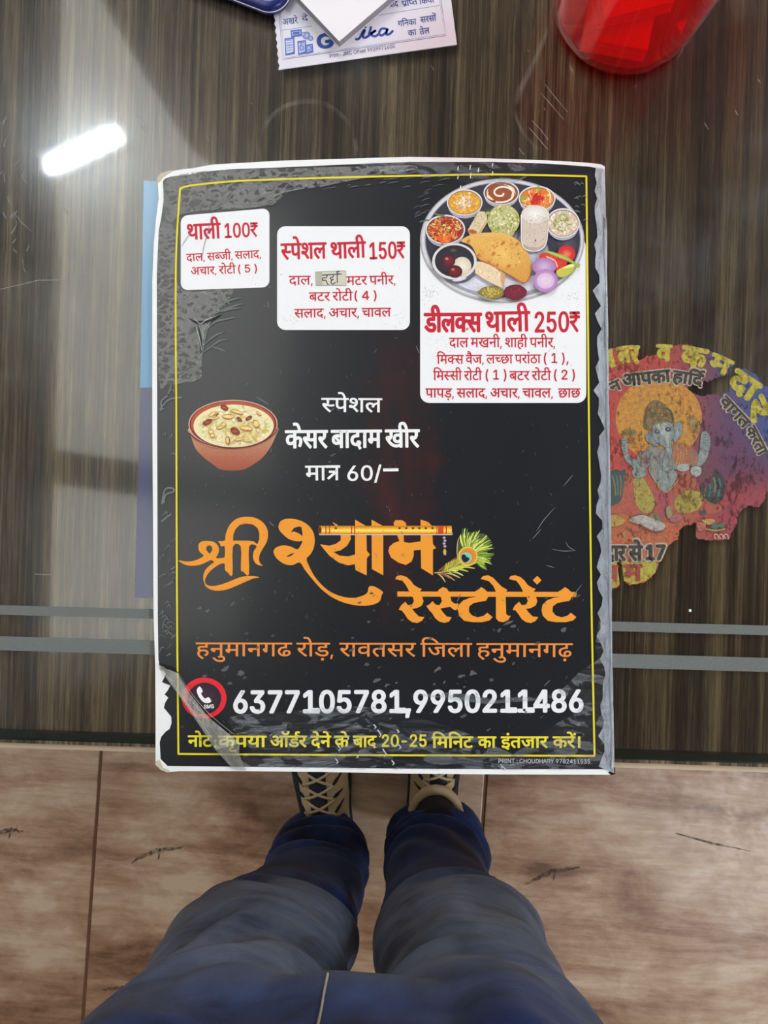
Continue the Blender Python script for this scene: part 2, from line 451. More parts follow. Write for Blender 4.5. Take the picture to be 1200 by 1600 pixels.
# dark knot marks printed on the tiles
def knot(px, py, l, ang):
    c = Vector(P(px, py, .0003)); a = radians(ang); vs = []; fs = []
    rr = random.Random(int(px))
    pts = []
    n = 18
    for k in range(n + 1):
        u = (k / n - .5) * l; v = .16 * u + .0035 * sin(k / n * 5.2 - 1) + rr.uniform(-.0015, .0015)
        pts.append((u, v, .001 + .0036 * sin(pi * k / n) * rr.uniform(.3, 1)))
    for u, v, h in pts:
        for sgn in (-1, 1):
            x, y = u, v + sgn * h
            vs.append((c.x + x * cos(a) - y * sin(a), c.y + x * sin(a) + y * cos(a), .0004))
    for k in range(n): fs.append((2 * k, 2 * k + 2, 2 * k + 3, 2 * k + 1))
    b = len(vs)
    for x, y in ((.004, .008), (.007, .008), (.004, -.010), (.001, -.010)):
        vs.append((c.x + x, c.y + y, .0005))
    fs.append((b + 3, b + 2, b + 1, b))
    link('tile_mark', mesh('tile_mark', vs, fs), M['knot'], floor)
knot(245, 1333, .085, 8); knot(862, 1366, .09, 8); knot(186, 1548, .05, -20); knot(12, 1300, .05, 0)
vs, fs = tube_pts([P(1056, 1302, .0006), P(1110, 1317, .0006), P(1172, 1330, .0006)], [.0008, .0016, .0006], 6)
link('tile_mark', mesh('tile_mark', vs, fs), M['knot'], floor)

H = CEIL
struct(box('wall_left', (XL - .05, (YB + YT) / 2, H / 2), (.1, YT - YB + .2, H), M['wall']))
struct(box('wall_right', (XR + .05, (YB + YT) / 2, H / 2), (.1, YT - YB + .2, H), M['wall']))
struct(box('wall_back', ((XL + XR) / 2, YT + .05, H / 2), (XR - XL, .1, H), M['wall']))
struct(box('wall_front', ((XL + XR) / 2, YB - .05, H / 2), (XR - XL, .1, H), M['wall']))
struct(box('ceiling', ((XL + XR) / 2, (YB + YT) / 2, H + .05), (XR - XL + .2, YT - YB + .2, .1), M['ceil']))
struct(box('baseboard_left', (XL + .008, (YB + YT) / 2, .05), (.016, YT - YB - .04, .1), M['base']))
struct(box('baseboard_right', (XR - .008, (YB + YT) / 2, .05), (.016, YT - YB - .04, .1), M['base']))
struct(box('baseboard_back', ((XL + XR) / 2, YT - .008, .05), (XR - XL - .04, .016, .1), M['base']))
struct(box('baseboard_front', ((XL + XR) / 2, YB + .008, .05), (XR - XL - .04, .016, .1), M['base']))

# what the table glass mirrors: ceiling positions from mirrored pixels
TZ = .760                                           # top of the glass
def C(px, py, z=CEIL):                              # ceiling point seen at a pixel via the table glass
    k = ((CAMZ - TZ) + (z - TZ)) / FPX
    return ((px - 600) * k, (800 - py) * k)
def ceil_poly(name, pix, z0, z1, mat, parent=None):
    return prism(name, [C(x, y, z0) for x, y in pix], z0, z1, mat, parent)
sky1 = tag(empty('ceiling_panel', (*C(160, 450), CEIL), 'large white ceiling sheet given a glow, beside the tube lamp', 'ceiling light'), )
ceil_poly('diffuser', [(75, -60), (60, 698), (420, 752), (470, 360), (300, 235), (230, 125), (125, -60)], CEIL - .012, CEIL - .001, M['panel'], sky1)
sky2 = tag(empty('ceiling_panel', (*C(160, 850), CEIL), 'white ceiling sheet given a glow, on the far side of the dark beam', 'ceiling light'))
ceil_poly('diffuser', [(50, 752), (40, 1020), (370, 1000), (400, 800)], CEIL - .012, CEIL - .001, M['panel'], sky2)
struct(ceil_poly('trim_1', [(-200, 660), (54, 700), (520, 768), (520, 806), (50, 751), (-200, 720)], CEIL - .10, CEIL - .0005, M['dark']))
struct(ceil_poly('trim_2', [(-30, -300), (72, -300), (60, 700), (34, 1400), (-70, 1400)], CEIL - .14, CEIL - .0005, M['dark']))
# tube lamp seen mirrored at upper left
tl = Vector((*C(122, 238, CEIL - .09), CEIL - .09))
ang = math.atan2(58 / 1150, 125 / 1150)
lampo = empty('tube_lamp', (tl.x, tl.y, CEIL), 'short glowing white tube lamp mirrored in the glass at upper left', 'lamp')
d = Vector((cos(ang), sin(ang), 0)) * .150
tube('glowing_tube', [tl - d, tl - d * .98, tl + d * .98, tl + d], .020, M['tube'], lampo, 12)
box('housing', (tl.x, tl.y, CEIL - .033), (.34, .05, .062), M['ceil'], lampo, .006, ang)
# right_front follows the floor glare; the other panels are added, unseen lamps
LB = {'right_front': 'square white ceiling lamp behind the sitter on the right', 'added_right_back': 'added unseen square white ceiling lamp to the right of the table',
      'added_left_back': 'added unseen square white ceiling lamp beyond the far end of the table', 'added_left_front': 'added unseen small white ceiling lamp behind the sitter on the left'}
for n, x, y, a, b, e, c in LAMPS:
    po = empty('ceiling_lamp', (x, y, CEIL), LB[n], 'ceiling light')
    box('frame', (x, y, CEIL - .0125), (a + .05, b + .05, .025), M['ceil'], po, .004)
    box('diffuser', (x, y, CEIL - .0275), (a, b, .005), M['lamp'], po)
# thin ceiling conduit; its added glow gives the pale diagonal mirrored at top left
p0 = C(140, -20, CEIL - .02); p1 = C(287, 225, CEIL - .02)
tag(tube('ceiling_conduit', [(*p0, CEIL - .008), (*p1, CEIL - .008)], .007, M['panel'], None, 10), 'thin white conduit given a glow, crossing the ceiling near the tube lamp', 'conduit')

# ------------------------------------------------------------------ table
TA = radians(-1.85)
tx = Vector((cos(TA), sin(TA))); ty = Vector((-sin(TA), cos(TA)))
E0 = Vector(P(600, 1175, TZ)[:2])                   # point on the front glass edge
table = empty('restaurant_table', (E0.x + .05, E0.y + .35, 0), 'dark striped wood restaurant table under a clear glass sheet', 'table', None, TA)
def tloc(u, v): q = E0 + tx * u + ty * v; return q.x, q.y
W0, W1, DEP = -.62, .68, .74
cu = (W0 + W1) / 2; GT = .0055
def tbox(name, u0, u1, v0, v1, z0, z1, mat, bevel=0.0, parent=table):
    c = tloc((u0 + u1) / 2, (v0 + v1) / 2)
    return box(name, (c[0], c[1], (z0 + z1) / 2), (u1 - u0, v1 - v0, z1 - z0), mat, parent, bevel, TA)
tbox('tabletop', W0, W1, -.0035, DEP, TZ - GT - .028, TZ - GT - .0004, M['wood'])
tbox('edge_band', W0 - .001, W1 + .001, -.0072, -.0036, TZ - GT - .030, TZ - GT - .0030, M['edgeband'], .0006)
# glass sheet: top face mirrors, the rest is clear, its rim is green
c = tloc(cu, DEP / 2)
bm = bmesh.new(); bm_box(bm, (0, 0, 0), (W1 - W0, DEP, GT), None, .0010, 2)
bmesh.ops.rotate(bm, cent=(0, 0, 0), matrix=Matrix.Rotation(TA, 3, 'Z'), verts=bm.verts)
bmesh.ops.translate(bm, vec=(c[0], c[1], TZ - GT / 2), verts=bm.verts)
me = from_bm('glass_sheet', bm)
gl = link('glass_sheet', me, M['gtop'], table); me.materials.append(M['gedge']); me.materials.append(M['clear'])
for p in me.polygons:
    p.material_index = 0 if p.normal.z > .99 else (2 if p.normal.z < -.9 else 1)
tbox('green_rim', W0 + .002, W1 - .002, .0009, .0042, TZ - GT + .0002, TZ - .0009, M['gedge'])
# two frosted bands near the front edge
k = (CAMZ - TZ) / FPX
def band(pL, pR, h):
    a = Vector(P(0, pL, TZ)[:2]); b = Vector(P(1200, pR, TZ)[:2]); dd = (b - a).normalized(); nn = Vector((-dd.y, dd.x)) * (h * k / 2)
    a = a - dd * .395; b = b + dd * .44
    prism('frosted_band', [(a + nn)[:], (b + nn)[:], (b - nn)[:], (a - nn)[:]], TZ + .00002, TZ + .00006, M['frost'], table)
band(953, 985, 15); band(1005, 1039, 22)
for u in (W0 + .12, W1 - .12):
    for v in (.12, DEP - .10):
        tbox('leg', u - .022, u + .022, v - .022, v + .022, 0.001, TZ - GT - .090, M['steel'], .003)
tbox('apron', W0 + .098, W1 - .098, .09, .13, TZ - GT - .09, TZ - GT - .0284, M['steel'])
tbox('apron', W0 + .098, W1 - .098, DEP - .12, DEP - .08, TZ - GT - .09, TZ - GT - .0284, M['steel'])
# ring left by a wet glass, smears and scratches on the sheet
vs = []; fs = []
cc = P(480, 236, TZ); n = 72
for i in range(n):
    th = 2 * pi * i / n; r0 = 73 * k; r1 = 80 * k
    for r in (r0, r1): vs.append((cc[0] + r * cos(th), cc[1] + r * 1.02 * sin(th), TZ + .00008))
for i in range(n): j = (i + 1) % n; fs.append((2 * i, 2 * i + 1, 2 * j + 1, 2 * j))
link('ring_stain', mesh('ring_stain', vs, fs), M['stain'], table)
def scratch_mesh(lines, z, wpx):
    vs = []; fs = []
    for ln in lines:
        pts = [Vector(P(x, y, z)[:2]) for x, y in ln]
        for i, p in enumerate(pts):
            t_ = (pts[min(i + 1, len(pts) - 1)] - pts[max(i - 1, 0)]).normalized(); nn = Vector((-t_.y, t_.x))
            ww = wpx * k * .5 * (.35 + .65 * sin(pi * (i + .5) / len(pts)))
            vs += [(*(p + nn * ww), z), (*(p - nn * ww), z)]
        b = len(vs) - 2 * len(pts)
        for i in range(len(pts) - 1): fs.append((b + 2 * i, b + 2 * i + 1, b + 2 * i + 3, b + 2 * i + 2))
    return vs, fs
ln = [[(852, 132), (870, 155), (887, 175)], [(846, 146), (865, 168), (882, 188)], [(831, 188), (845, 203), (857, 219)], [(826, 199), (842, 217), (856, 234)],
      [(811, 232), (819, 242)], [(0, 452), (60, 438), (130, 437)], [(18, 365), (26, 350), (24, 335), (34, 348), (50, 362)], [(212, 180), (222, 186), (230, 200), (226, 205), (216, 190)],
      [(55, 897), (80, 898)], [(100, 325), (108, 336)]]
for i in range(26):
    x = R.uniform(2, 55); y = R.uniform(150, 420); a = R.uniform(-1, 1); l = R.uniform(4, 16); ln.append([(x, y), (x + l * a * .5, y + l * .6), (x + l * a, y + l)])
for i in range(14):
    x = R.uniform(300, 1190); y = R.uniform(20, 240); l = R.uniform(3, 12); ln.append([(x, y), (x + l * .6, y + l)])
vs, fs = scratch_mesh(ln, TZ + .00009, 1.6)
o = link('glass_scratches', mesh('glass_scratches', vs, fs), M['scratch'], table); o['kind'] = 'stuff'

# ------------------------------------------------------------------ flat print helper
class Art:
    """many flat inked shapes on one sheet: every shape lies a hair above the last"""
    def __init__(s, z, step=2e-6, frame=(0, 0, 1)):
        s.z = z; s.step = step; s.v = []; s.f = []; s.c = []; s.fr = frame; s.base = z
    def xf(s, p):
        ox_, oy_, sc = s.fr
        return P(ox_ + p[0] / sc, oy_ + p[1] / sc, s.base)[:2]
    def up(s): s.z += s.step
    def poly(s, pts, col, holes=(), smooth=0, grad=None):
        if smooth: pts = catmull(pts, smooth)
        loops = [[Vector((*s.xf(p), 0)) for p in pts]] + [[Vector((*s.xf(p), 0)) for p in h] for h in holes]
        flat = [p for lo in loops for p in lo]; src = list(pts) + [p for h in holes for p in h]
        b = len(s.v)
        s.v += [(p.x, p.y, s.z) for p in flat]
        if grad: s.c += [lin(grad(p)) for p in src]
        else: s.c += [lin(col)] * len(flat)
        for t in tessellate_polygon(loops):
            a, bb, c_ = flat[t[0]], flat[t[1]], flat[t[2]]
            cr = (bb - a).cross(c_ - a).z
            if abs(cr) < 1e-14: continue
            s.f.append((b + t[0], b + t[1], b + t[2]) if cr > 0 else (b + t[0], b + t[2], b + t[1]))
        s.up()
    def ell(s, cx, cy, rx, ry, col, col2=None, ang=0, n=28, wob=0.0):
        col2 = col2 or col; a = radians(ang); b = len(s.v)
        s.v.append((*s.xf((cx, cy)), s.z)); s.c.append(lin(col))
        for i in range(n):
            th = -2 * pi * i / n; q = 1 + (R.uniform(-wob, wob) if wob else 0)
            x = rx * cos(th) * q; y = ry * sin(th) * q
            s.v.append((*s.xf((cx + x * cos(a) - y * sin(a), cy + x * sin(a) + y * cos(a))), s.z)); s.c.append(lin(col2))
        for i in range(n): s.f.append((b, b + 1 + i, b + 1 + (i + 1) % n))
        s.up()
    def line(s, pts, w_, col, smooth=0, taper=False, closed=False):
        if smooth: pts = catmull(pts, smooth, closed)
        if closed: pts = list(pts) + [pts[0], pts[1]]
        q = [Vector(p) for p in pts]; b = len(s.v); n = len(q)
        for i, p in enumerate(q):
            t_ = (q[min(i + 1, n - 1)] - q[max(i - 1, 0)])
            t_ = t_.normalized() if t_.length > 1e-9 else Vector((1, 0)); nn = Vector((-t_.y, t_.x))
            ww = w_ * .5 * ((.15 + .85 * sin(pi * min(1, (i + .3) / n))) if taper else 1)
            s.v += [(*s.xf(p + nn * ww), s.z), (*s.xf(p - nn * ww), s.z)]; s.c += [lin(col)] * 2
        for i in range(n - 1): s.f.append((b + 2 * i, b + 2 * i + 1, b + 2 * i + 3, b + 2 * i + 2))
        s.up()
    def tris(s, vs, fs, col):
        b = len(s.v); s.v += [(x, y, s.z) for x, y in vs]; s.c += [lin(col)] * len(vs)
        s.f += [tuple(b + i for i in t) for t in fs]; s.up()
    def build(s, name, mat, parent):
        me = mesh(name, s.v, s.f)
        ca = me.color_attributes.new('Col', 'FLOAT_COLOR', 'POINT')
        flat = []
        for c_ in s.c: flat += [c_[0], c_[1], c_[2], 1.0]
        ca.data.foreach_set('color', flat)
        return link(name, me, mat, parent)

# ------------------------------------------------------------------ lettering
def load_font(fn):
    try:
        return bpy.data.fonts.load(os.path.join(bpy.utils.resource_path('LOCAL'), 'datafiles', 'fonts', fn))
    except Exception:
        return None
FONTS = {'inter': load_font('Inter.woff2')}
def _src():
    c_ = bpy.data.curves.new('lettering_source', 'FONT'); c_.resolution_u = 4; c_.fill_mode = 'FRONT'
    o_ = bpy.data.objects.new('lettering_source', c_); COL.objects.link(o_); return c_, o_
_SRC = {True: _src(), False: _src()}
if FONTS['inter']: _SRC[False][0].font = FONTS['inter']
_gc = {}
def _raw(s, font, bold):
    deva = any(ord(c_) > 0x8ff and c_ != '₹' for c_ in s)
    key = s
    if key not in _gc:
        _cu, _to = _SRC[deva]
        _cu.body = s
        _to.update_tag(); bpy.context.view_layer.update()
        e = _to.evaluated_get(bpy.context.evaluated_depsgraph_get()); m_ = e.to_mesh()
        vs = [(v.co.x, v.co.y) for v in m_.vertices]; fs = [tuple(p.vertices) for p in m_.polygons]
        e.to_mesh_clear(); _gc[key] = (vs, fs)
    return _gc[key]
def glyph(ch, font, bold):
    vs, fs = _raw(ch, font, bold)
    suf = 'ममम' if ord(ch) > 0x8ff and ch != '₹' else 'WWW'
    adv = max(v[0] for v in _raw(ch + suf, font, bold)[0]) - max(v[0] for v in _raw(suf, font, bold)[0])
    return vs, fs, adv
def clip_left(vs, fs, xc):
    ov = []; of = []
    for f in fs:
        pts = [vs[i] for i in f]; res = []
        for i in range(len(pts)):
            a = pts[i]; b = pts[(i + 1) % len(pts)]
            if a[0] <= xc: res.append(a)
            if (a[0] <= xc) != (b[0] <= xc):
                t_ = (xc - a[0]) / (b[0] - a[0]); res.append((xc, a[1] + t_ * (b[1] - a[1])))
        if len(res) >= 3:
            b0 = len(ov); ov += res; of.append(tuple(range(b0, b0 + len(res))))
    return ov, of
CONS = set('कखगघचछजझटठडढणतथदधनपफबभमयरलवशषसह') | {'\u095c', '\u095d'}
def quad(a, b, w_):
    a = Vector(a); b = Vector(b); t_ = (b - a).normalized(); n_ = Vector((-t_.y, t_.x)) * w_ / 2
    return [tuple(a + n_), tuple(a - n_), tuple(b - n_), tuple(b + n_)], [(0, 1, 2, 3)]
def shape(text, font='inter', bold=0.0):
    """lay out a line in em units, with the Devanagari reordering and half letters done here"""
    out = []; x = 0.0
    avs, afs, aadv = glyph('ा', font, bold)
    low = [v[0] for v in avs if v[1] < .5]; stemL = min(low); stemR = max(low); sw = stemR - stemL
    HL = max(v[1] for v in avs)
    def put(g, dx=0.0):
        nonlocal x
        out.append(([(vx + x + dx, vy) for vx, vy in g[0]], g[1])); x += g[2] if len(g) > 2 else 0
    i = 0; L = len(text)
    while i < L:
        ch = text[i]
        if ch in CONS:
            cl = [ch]; j = i + 1
            while j + 1 < L and text[j] == '्' and text[j + 1] in CONS: cl.append(text[j + 1]); j += 2
            marks = ''
            while j < L and text[j] in 'ािीुूेैोौॉंँ': marks += text[j]; j += 1
            if 'ि' in marks: put(glyph('ि', font, bold)); marks = marks.replace('ि', '')
            reph = len(cl) > 1 and cl[0] == 'र'
            if reph: cl = cl[1:]
            if cl == ['त', 'र']:
                x0 = x; W = .56; out.append(quad((x0 - .01, HL - .04), (x0 + W, HL - .04), .08 + bold))
                sx = x0 + W - (aadv - (stemL + stemR) / 2)
                out.append(quad((sx, HL), (sx, 0), sw)); out.append(quad((sx, .36), (x0 + .12, .36), sw * .95)); out.append(quad((sx - .02, .36), (x0 + .07, .06), sw))
                x += W
            else:
                rak = len(cl) > 1 and cl[-1] == 'र'
                if rak: cl = cl[:-1]
                for q, c_ in enumerate(cl):
                    g = glyph(c_, font, bold)
                    if q < len(cl) - 1:
                        xc = g[2] * .80 if c_ == 'क' else g[2] - (aadv - stemL) + (0.0 if c_ in 'स' else sw * .05)
                        put((*clip_left(g[0], g[1], xc), xc))
                    else:
                        put(g)
                        if rak:
                            sx = x - (aadv - stemL); out.append(quad((sx + sw * .3, .22), (sx - .20, .0), sw * .9))
            for m_ in marks:
                dx = 0
                if m_ == 'ं' and ('े' in marks or 'ो' in marks or reph): dx = .12
                put(glyph(m_, font, bold), dx)
            if reph:
                bx = x - .20
                pts = [(bx + .20, HL - .02), (bx + .04, HL + .06), (bx + .02, HL + .17), (bx + .14, HL + .23), (bx + .22, HL + .19)]
                for a, b in zip(pts[:-1], pts[1:]): out.append(quad(a, b, sw * .85))
            i = j
        elif ch in '4₹':
            # these two letterforms overlap themselves in the outline font, so they are drawn here from their own pieces
            g = glyph(ch, font, bold); xs = [v[0] for v in g[0]]; ax, bx = min(xs), max(xs); ww = bx - ax; hh = max(v[1] for v in _raw('1', font, bold)[0])
            f4 = lambda q: (x + ax + q[0] * ww, q[1] * hh)
            if ch == '4':
                ot = [(.60, 1), (.82, 1), (.82, .335), (1, .335), (1, .21), (.82, .21), (.82, 0), (.66, 0), (.66, .21), (0, .21), (0, .34)]
                ho = [(.66, .80), (.66, .335), (.20, .335)]
                P_ = [f4(q) for q in ot + ho]
                tr_ = tessellate_polygon([[Vector((*f4(q), 0)) for q in ot], [Vector((*f4(q), 0)) for q in ho]])
                out.append((P_, [tuple(t_) for t_ in tr_]))
            else:
                wd = .055
                for a_, b_ in (((0, .94), (1, .94)), ((0, .74), (1, .74)), ((0, .48), (.45, .48)), ((.10, .50), (.78, .02)), ((.38, .94), (.62, .88)), ((.60, .89), (.70, .74)), ((.70, .75), (.60, .57)), ((.62, .59), (.38, .48))):
                    out.append(quad(f4(a_), f4(b_), wd))
            x += g[2]; i += 1
        else:
            put(glyph(ch, font, bold)); i += 1
    return out, x, HL
def wordline(art, text, p0, p1, h, col, font='inter', bold=0.0, fit='head', base_h=None, italic=0.0, serif1=False):
    """p0, p1: pixel ends of the headline; h: pixel height from headline top to baseline"""
    out, W, HL = shape(text, font, bold)
    if serif1:
        for ch_, (vs_, fs_) in zip([c_ for c_ in text if c_ != ' '], list(out)):
            if ch_ == '1':
                xm = max(v[0] for v in vs_) - .045; out.append(quad((xm - .13, .04), (xm + .12, .04), .09))
    allx = [v[0] for vs, _ in out for v in vs]; x0 = min(allx); x1 = max(allx)
    top = HL if fit == 'head' else max(v[1] for v in _raw('1', font, bold)[0])
    a = Vector(p0); b = Vector(p1); t_ = (b - a); sx = t_.length / (x1 - x0); t_.normalize(); dn = Vector((-t_.y, t_.x))
    sy = h / top
    for gi, (vs, fs) in enumerate(out):
        z_keep = art.z; art.z += (gi % 4) * .3e-6
        pts = []
        for vx, vy in vs:
            q = a + t_ * ((vx - x0) * sx + italic * vy * sy) + dn * ((top - vy) * sy); pts.append(art.xf(q))
        base_pts = pts; nf = []
        for f in fs:
            A, B, C_ = (pts[f[0]], pts[f[1]], pts[f[2]])
            cr = (B[0] - A[0]) * (C_[1] - A[1]) - (B[1] - A[1]) * (C_[0] - A[0])
            nf.append(f if cr > 0 else tuple(reversed(f)))
        em = bold * .9 * sy * (CAMZ - art.base) / FPX / art.fr[2]
        for ddx, ddy in (((0, 0),) if em == 0 else ((em, 0), (-em, 0), (0, em * .8), (0, -em * .8), (em * .7, em * .6), (-em * .7, -em * .6), (em * .7, -em * .6), (-em * .7, em * .6))):
            b0 = len(art.v); art.v += [(x + ddx, y + ddy, art.z) for x, y in pts]; art.c += [lin(col)] * len(pts)
            art.f += [tuple(b0 + i for i in t) for t in nf]
            art.z += 1.2e-6
        art.z = z_keep
    art.z += 1.1e-5; art.up()

# ------------------------------------------------------------------ menu card
MZ = .7634
menu = empty('menu_card', P(600, 730, TZ + .0006), 'large black laminated restaurant menu card lying on the glass', 'menu')
outer = [(246.5, 284), (247, 279), (253, 272), (265, 268), (282, 265), (300, 263), (333, 257), (387, 254), (440, 251), (540, 248), (640, 245), (747, 247), (853, 250.5), (915, 254), (938, 256.5), (945, 260),
         (946.5, 340), (950, 500), (952, 672), (954.6, 788), (956.5, 1016), (958.5, 1120), (960, 1200), (960.5, 1208), (957, 1210.6), (780, 1210), (620, 1208.5), (500, 1206), (380, 1205), (280, 1205), (262, 1206.5), (250, 1201), (243, 1195),
         (243, 1120), (242.5, 1040), (240, 960), (239, 800), (238, 640), (238, 440), (240.5, 379), (244, 340), (248, 310)]
mpt = lambda pts, z=MZ: [P(x, y, z)[:2] for x, y in pts]
prism('card_board', mpt(outer), TZ + .0006, MZ, M['paper'], menu)
prism('worn_corner', mpt([(246.2, 285), (246, 278), (252, 271), (264, 267), (272, 266), (262, 272), (255, 277), (249, 285)]), TZ + .0008, MZ + .0003, M['old_edge'], menu)
prism('worn_corner', mpt([(242.5, 1190), (249, 1187), (255, 1199), (266, 1204), (262, 1207), (250, 1202)]), TZ + .0008, MZ + .0003, M['old_edge'], menu)
prism('worn_corner', mpt([(950, 1207), (960.8, 1199), (961, 1209), (955, 1211)]), TZ + .0008, MZ + .0003, M['black'], menu)
# printed black field
def mat_blackprint():
    t = NT('printed_black_field')
    co = t.coord()
    big = t.noise(t.coord(), 16, 3, .5)
    c = t.mix(big, lin((16, 20, 26)), lin((26, 29, 38)))
    x, y, z = t.sep(co)
    # maroon smoke printed down the middle
    sx = t.math('ADD', x, t.math('MULTIPLY', t.noise(t.coord(scale=(6, 14, 1)), 3, 4, .6), .05))
    mx = t.math('SUBTRACT', 1.0, t.math('MULTIPLY', t.math('ABSOLUTE', t.math('SUBTRACT', sx, .033)), 45), True)
    my = t.math('SUBTRACT', 1.0, t.math('MULTIPLY', t.math('ABSOLUTE', y), 11), True)
    sm = t.math('MULTIPLY', t.math('MULTIPLY', mx, my), t.framp(t.noise(t.coord(scale=(60, 12, 1)), 1, 5, .7, .6), .35, .7), True)
    c = t.mix(t.math('MULTIPLY', sm, .65), c, lin((100, 24, 20)))
    dust = t.noise(t.coord(), 2600, 2, .6)
    c = t.mix(t.framp(dust, .70, .80, 0, .5), c, lin((120, 124, 130)))
    return t.done(t.bsdf(c, .32, spec=.4, coat=.25, coat_rough=.12))
M['blackprint'] = mat_blackprint()
ink = [(254.5, 283), (258, 279), (267, 276), (289, 274), (317, 268.5), (359, 264.5), (440, 261.5), (540, 257), (640, 253), (773, 253), (853, 255.5), (917, 260), (944.5, 264),
       (946, 340), (949.5, 500), (951.5, 672), (954, 788), (956, 1016), (958, 1120), (959.5, 1202), (780, 1202), (620, 1201), (500, 1199.5), (380, 1198), (262, 1197),
       (251, 1186), (250, 1168), (249.5, 1160), (252, 1151), (259, 1143), (265, 1139), (268, 1130), (267.5, 1120), (262, 1113), (256, 1106), (258, 1098), (263, 1090), (257, 1085), (262, 1079), (266, 1071), (258, 1068), (253, 1066), (257, 1058), (259, 1052), (250, 1046),
       (247.5, 1030), (246.5, 960), (246, 800), (245.5, 640), (245, 430), (248, 361), (252, 340), (256, 310)]
a = Art(MZ + .00003)
a.poly(ink, (27, 29, 34))
bp = a.build('printed_field', M['blackprint'], menu)
# yellow frame
a = Art(MZ + .00050)
ytop = [(281, 294.7), (294.7, 290.4), (328, 286.5), (370, 282.8), (440, 280), (540, 277), (640, 274.7), (773, 272.5), (917, 275.5)]
yright = [(916.2, 275.5), (917.5, 400), (918.7, 507), (920, 640), (924, 931), (926.5, 1060), (929, 1180)]
ybot = [(929.5, 1181), (780, 1180.6), (600, 1180), (420, 1179), (278, 1178)]
yleft = [(278.8, 1178.5), (277.5, 1050), (277, 1000), (276, 800), (275.5, 640), (274.6, 535), (274.6, 440), (276, 380), (278.5, 335), (281.5, 294)]
for ln_ in (ytop, yright, ybot, yleft): a.line(ln_, 2.9, (222, 208, 42), smooth=4)
a.build('yellow_border', M['art'], menu)

def rbox(x0, y0, x1, y1, r, skew=0, n=6, tl=None):
    pts = []
    for cx, cy, s in ((x1 - r, y0 + r, -90), (x1 - r, y1 - r, 0), (x0 + r, y1 - r, 90), (x0 + r, y0 + r, 180)):
        for i in range(n + 1):
            th = radians(s + 90 * i / n); pts.append((cx + r * cos(th), cy + r * sin(th)))
    return pts
RED = (190, 30, 52)
def lettering(name, rows, parent, mat='art', z=MZ + .00012, frame=(0, 0, 1)):
    a_ = Art(z, frame=frame)
    for r_ in rows:
        kw = dict(r_[5]) if len(r_) > 5 else {}
        kw.setdefault('bold', .014); wordline(a_, r_[0], r_[1], r_[2], r_[3], r_[4], **kw)
    return a_.build(name, M[mat], parent)
def label_box(pts, speckles):
    a_ = Art(MZ + .00006); a_.poly(pts, (232, 234, 240))
    for (cx, cy, n_, sp) in speckles:
        for _ in range(n_):
            x = cx + R.gauss(0, sp); y = cy + R.gauss(0, sp)
            a_.step = 2e-7; a_.ell(x, y, R.uniform(.3, .8), R.uniform(.3, .7), (150, 150, 138), n=5)
    return a_.build('white_label', M['art'], menu)
b1p = [(p[0], p[1] + (p[0] - 283) * -.085 * (1 if p[1] < 390 else .4) + 10 * (1 if p[1] < 390 else .45)) for p in rbox(282.5, 327, 421, 449, 11)]
b1 = label_box(b1p, [(318, 345, 20, 10), (390, 400, 25, 14), (400, 440, 10, 8)])
B = dict(bold=.022)
lettering('heading_lettering', [('थाली', (292.5, 351), (344, 348.5), 23.5, RED, dict(bold=.024)), ('100₹', (351, 349.5), (402, 347.5), 22, RED, dict(bold=.016, fit='x', base_h=.728))], b1)
lettering('small_lettering', [('दाल, सब्जी, सलाद,', (291, 397), (407, 391), 11.8, RED), ('अचार, रोटी', (298, 418), (368, 415), 12, RED),
                              ('( 5 )', (372, 414), (401, 413), 12, RED, dict(fit='x', base_h=.728))], b1)
b2 = label_box(rbox(433, 353.5, 640.5, 515.5, 13), [(620, 505, 25, 9), (455, 500, 18, 9), (600, 440, 16, 18), (450, 370, 8, 10)])
lettering('heading_lettering', [('स्पेशल', (439, 381), (509.5, 379), 24.5, RED, dict(bold=.024)), ('थाली', (517, 379.5), (571, 377.5), 24.5, RED, dict(bold=.024)),
                                ('150₹', (577.5, 379.5), (632, 377.5), 25.5, RED, dict(bold=.018, fit='x', base_h=.728))], b2)
lettering('small_lettering', [('दाल,', (451.5, 431.5), (488, 431), 13.5, RED), ('मटर पनीर,', (541.5, 432), (617.5, 430.5), 13.5, RED),
                              ('बटर रोटी', (483, 457), (551, 456), 13.5, RED), ('( 4 )', (554, 455), (588, 454.5), 13.5, RED, dict(fit='x', base_h=.728)),
                              ('सलाद, अचार, चावल', (460, 483), (611, 481), 13.5, RED)], b2)
# hand-written correction slip stuck over one word
a = Art(MZ + .00020)
a.poly([(492, 425), (541, 423), (541.5, 446), (518, 445), (493, 446.5)], (204, 200, 186)); a.poly([(493, 425.5), (503, 425), (504, 446), (493, 446)], (176, 174, 160))
a.line([(493, 425), (540, 423), (541, 446), (493, 446)], .8, (120, 118, 105))
PENC = (28, 28, 60)
for s_ in ([(503, 430), (534, 428)], [(511, 430), (510, 434), (505, 434), (504, 438), (509, 438), (511, 442), (513, 445)], [(521, 430), (520, 433), (516, 434), (518, 437), (521, 436), (517, 440), (520, 444), (524, 441)],
           [(527, 429), (527, 442)], [(529, 428), (526, 425), (531, 424)]):
    a.line(s_, 1.5, PENC, smooth=4)
a.build('correction_slip', M['art'], b2)
b3 = label_box(rbox(656.5, 372, 916, 629.5, 14), [(672, 458, 60, 7), (895, 462, 40, 7), (690, 540, 30, 12), (870, 560, 16, 12), (700, 600, 12, 14)])
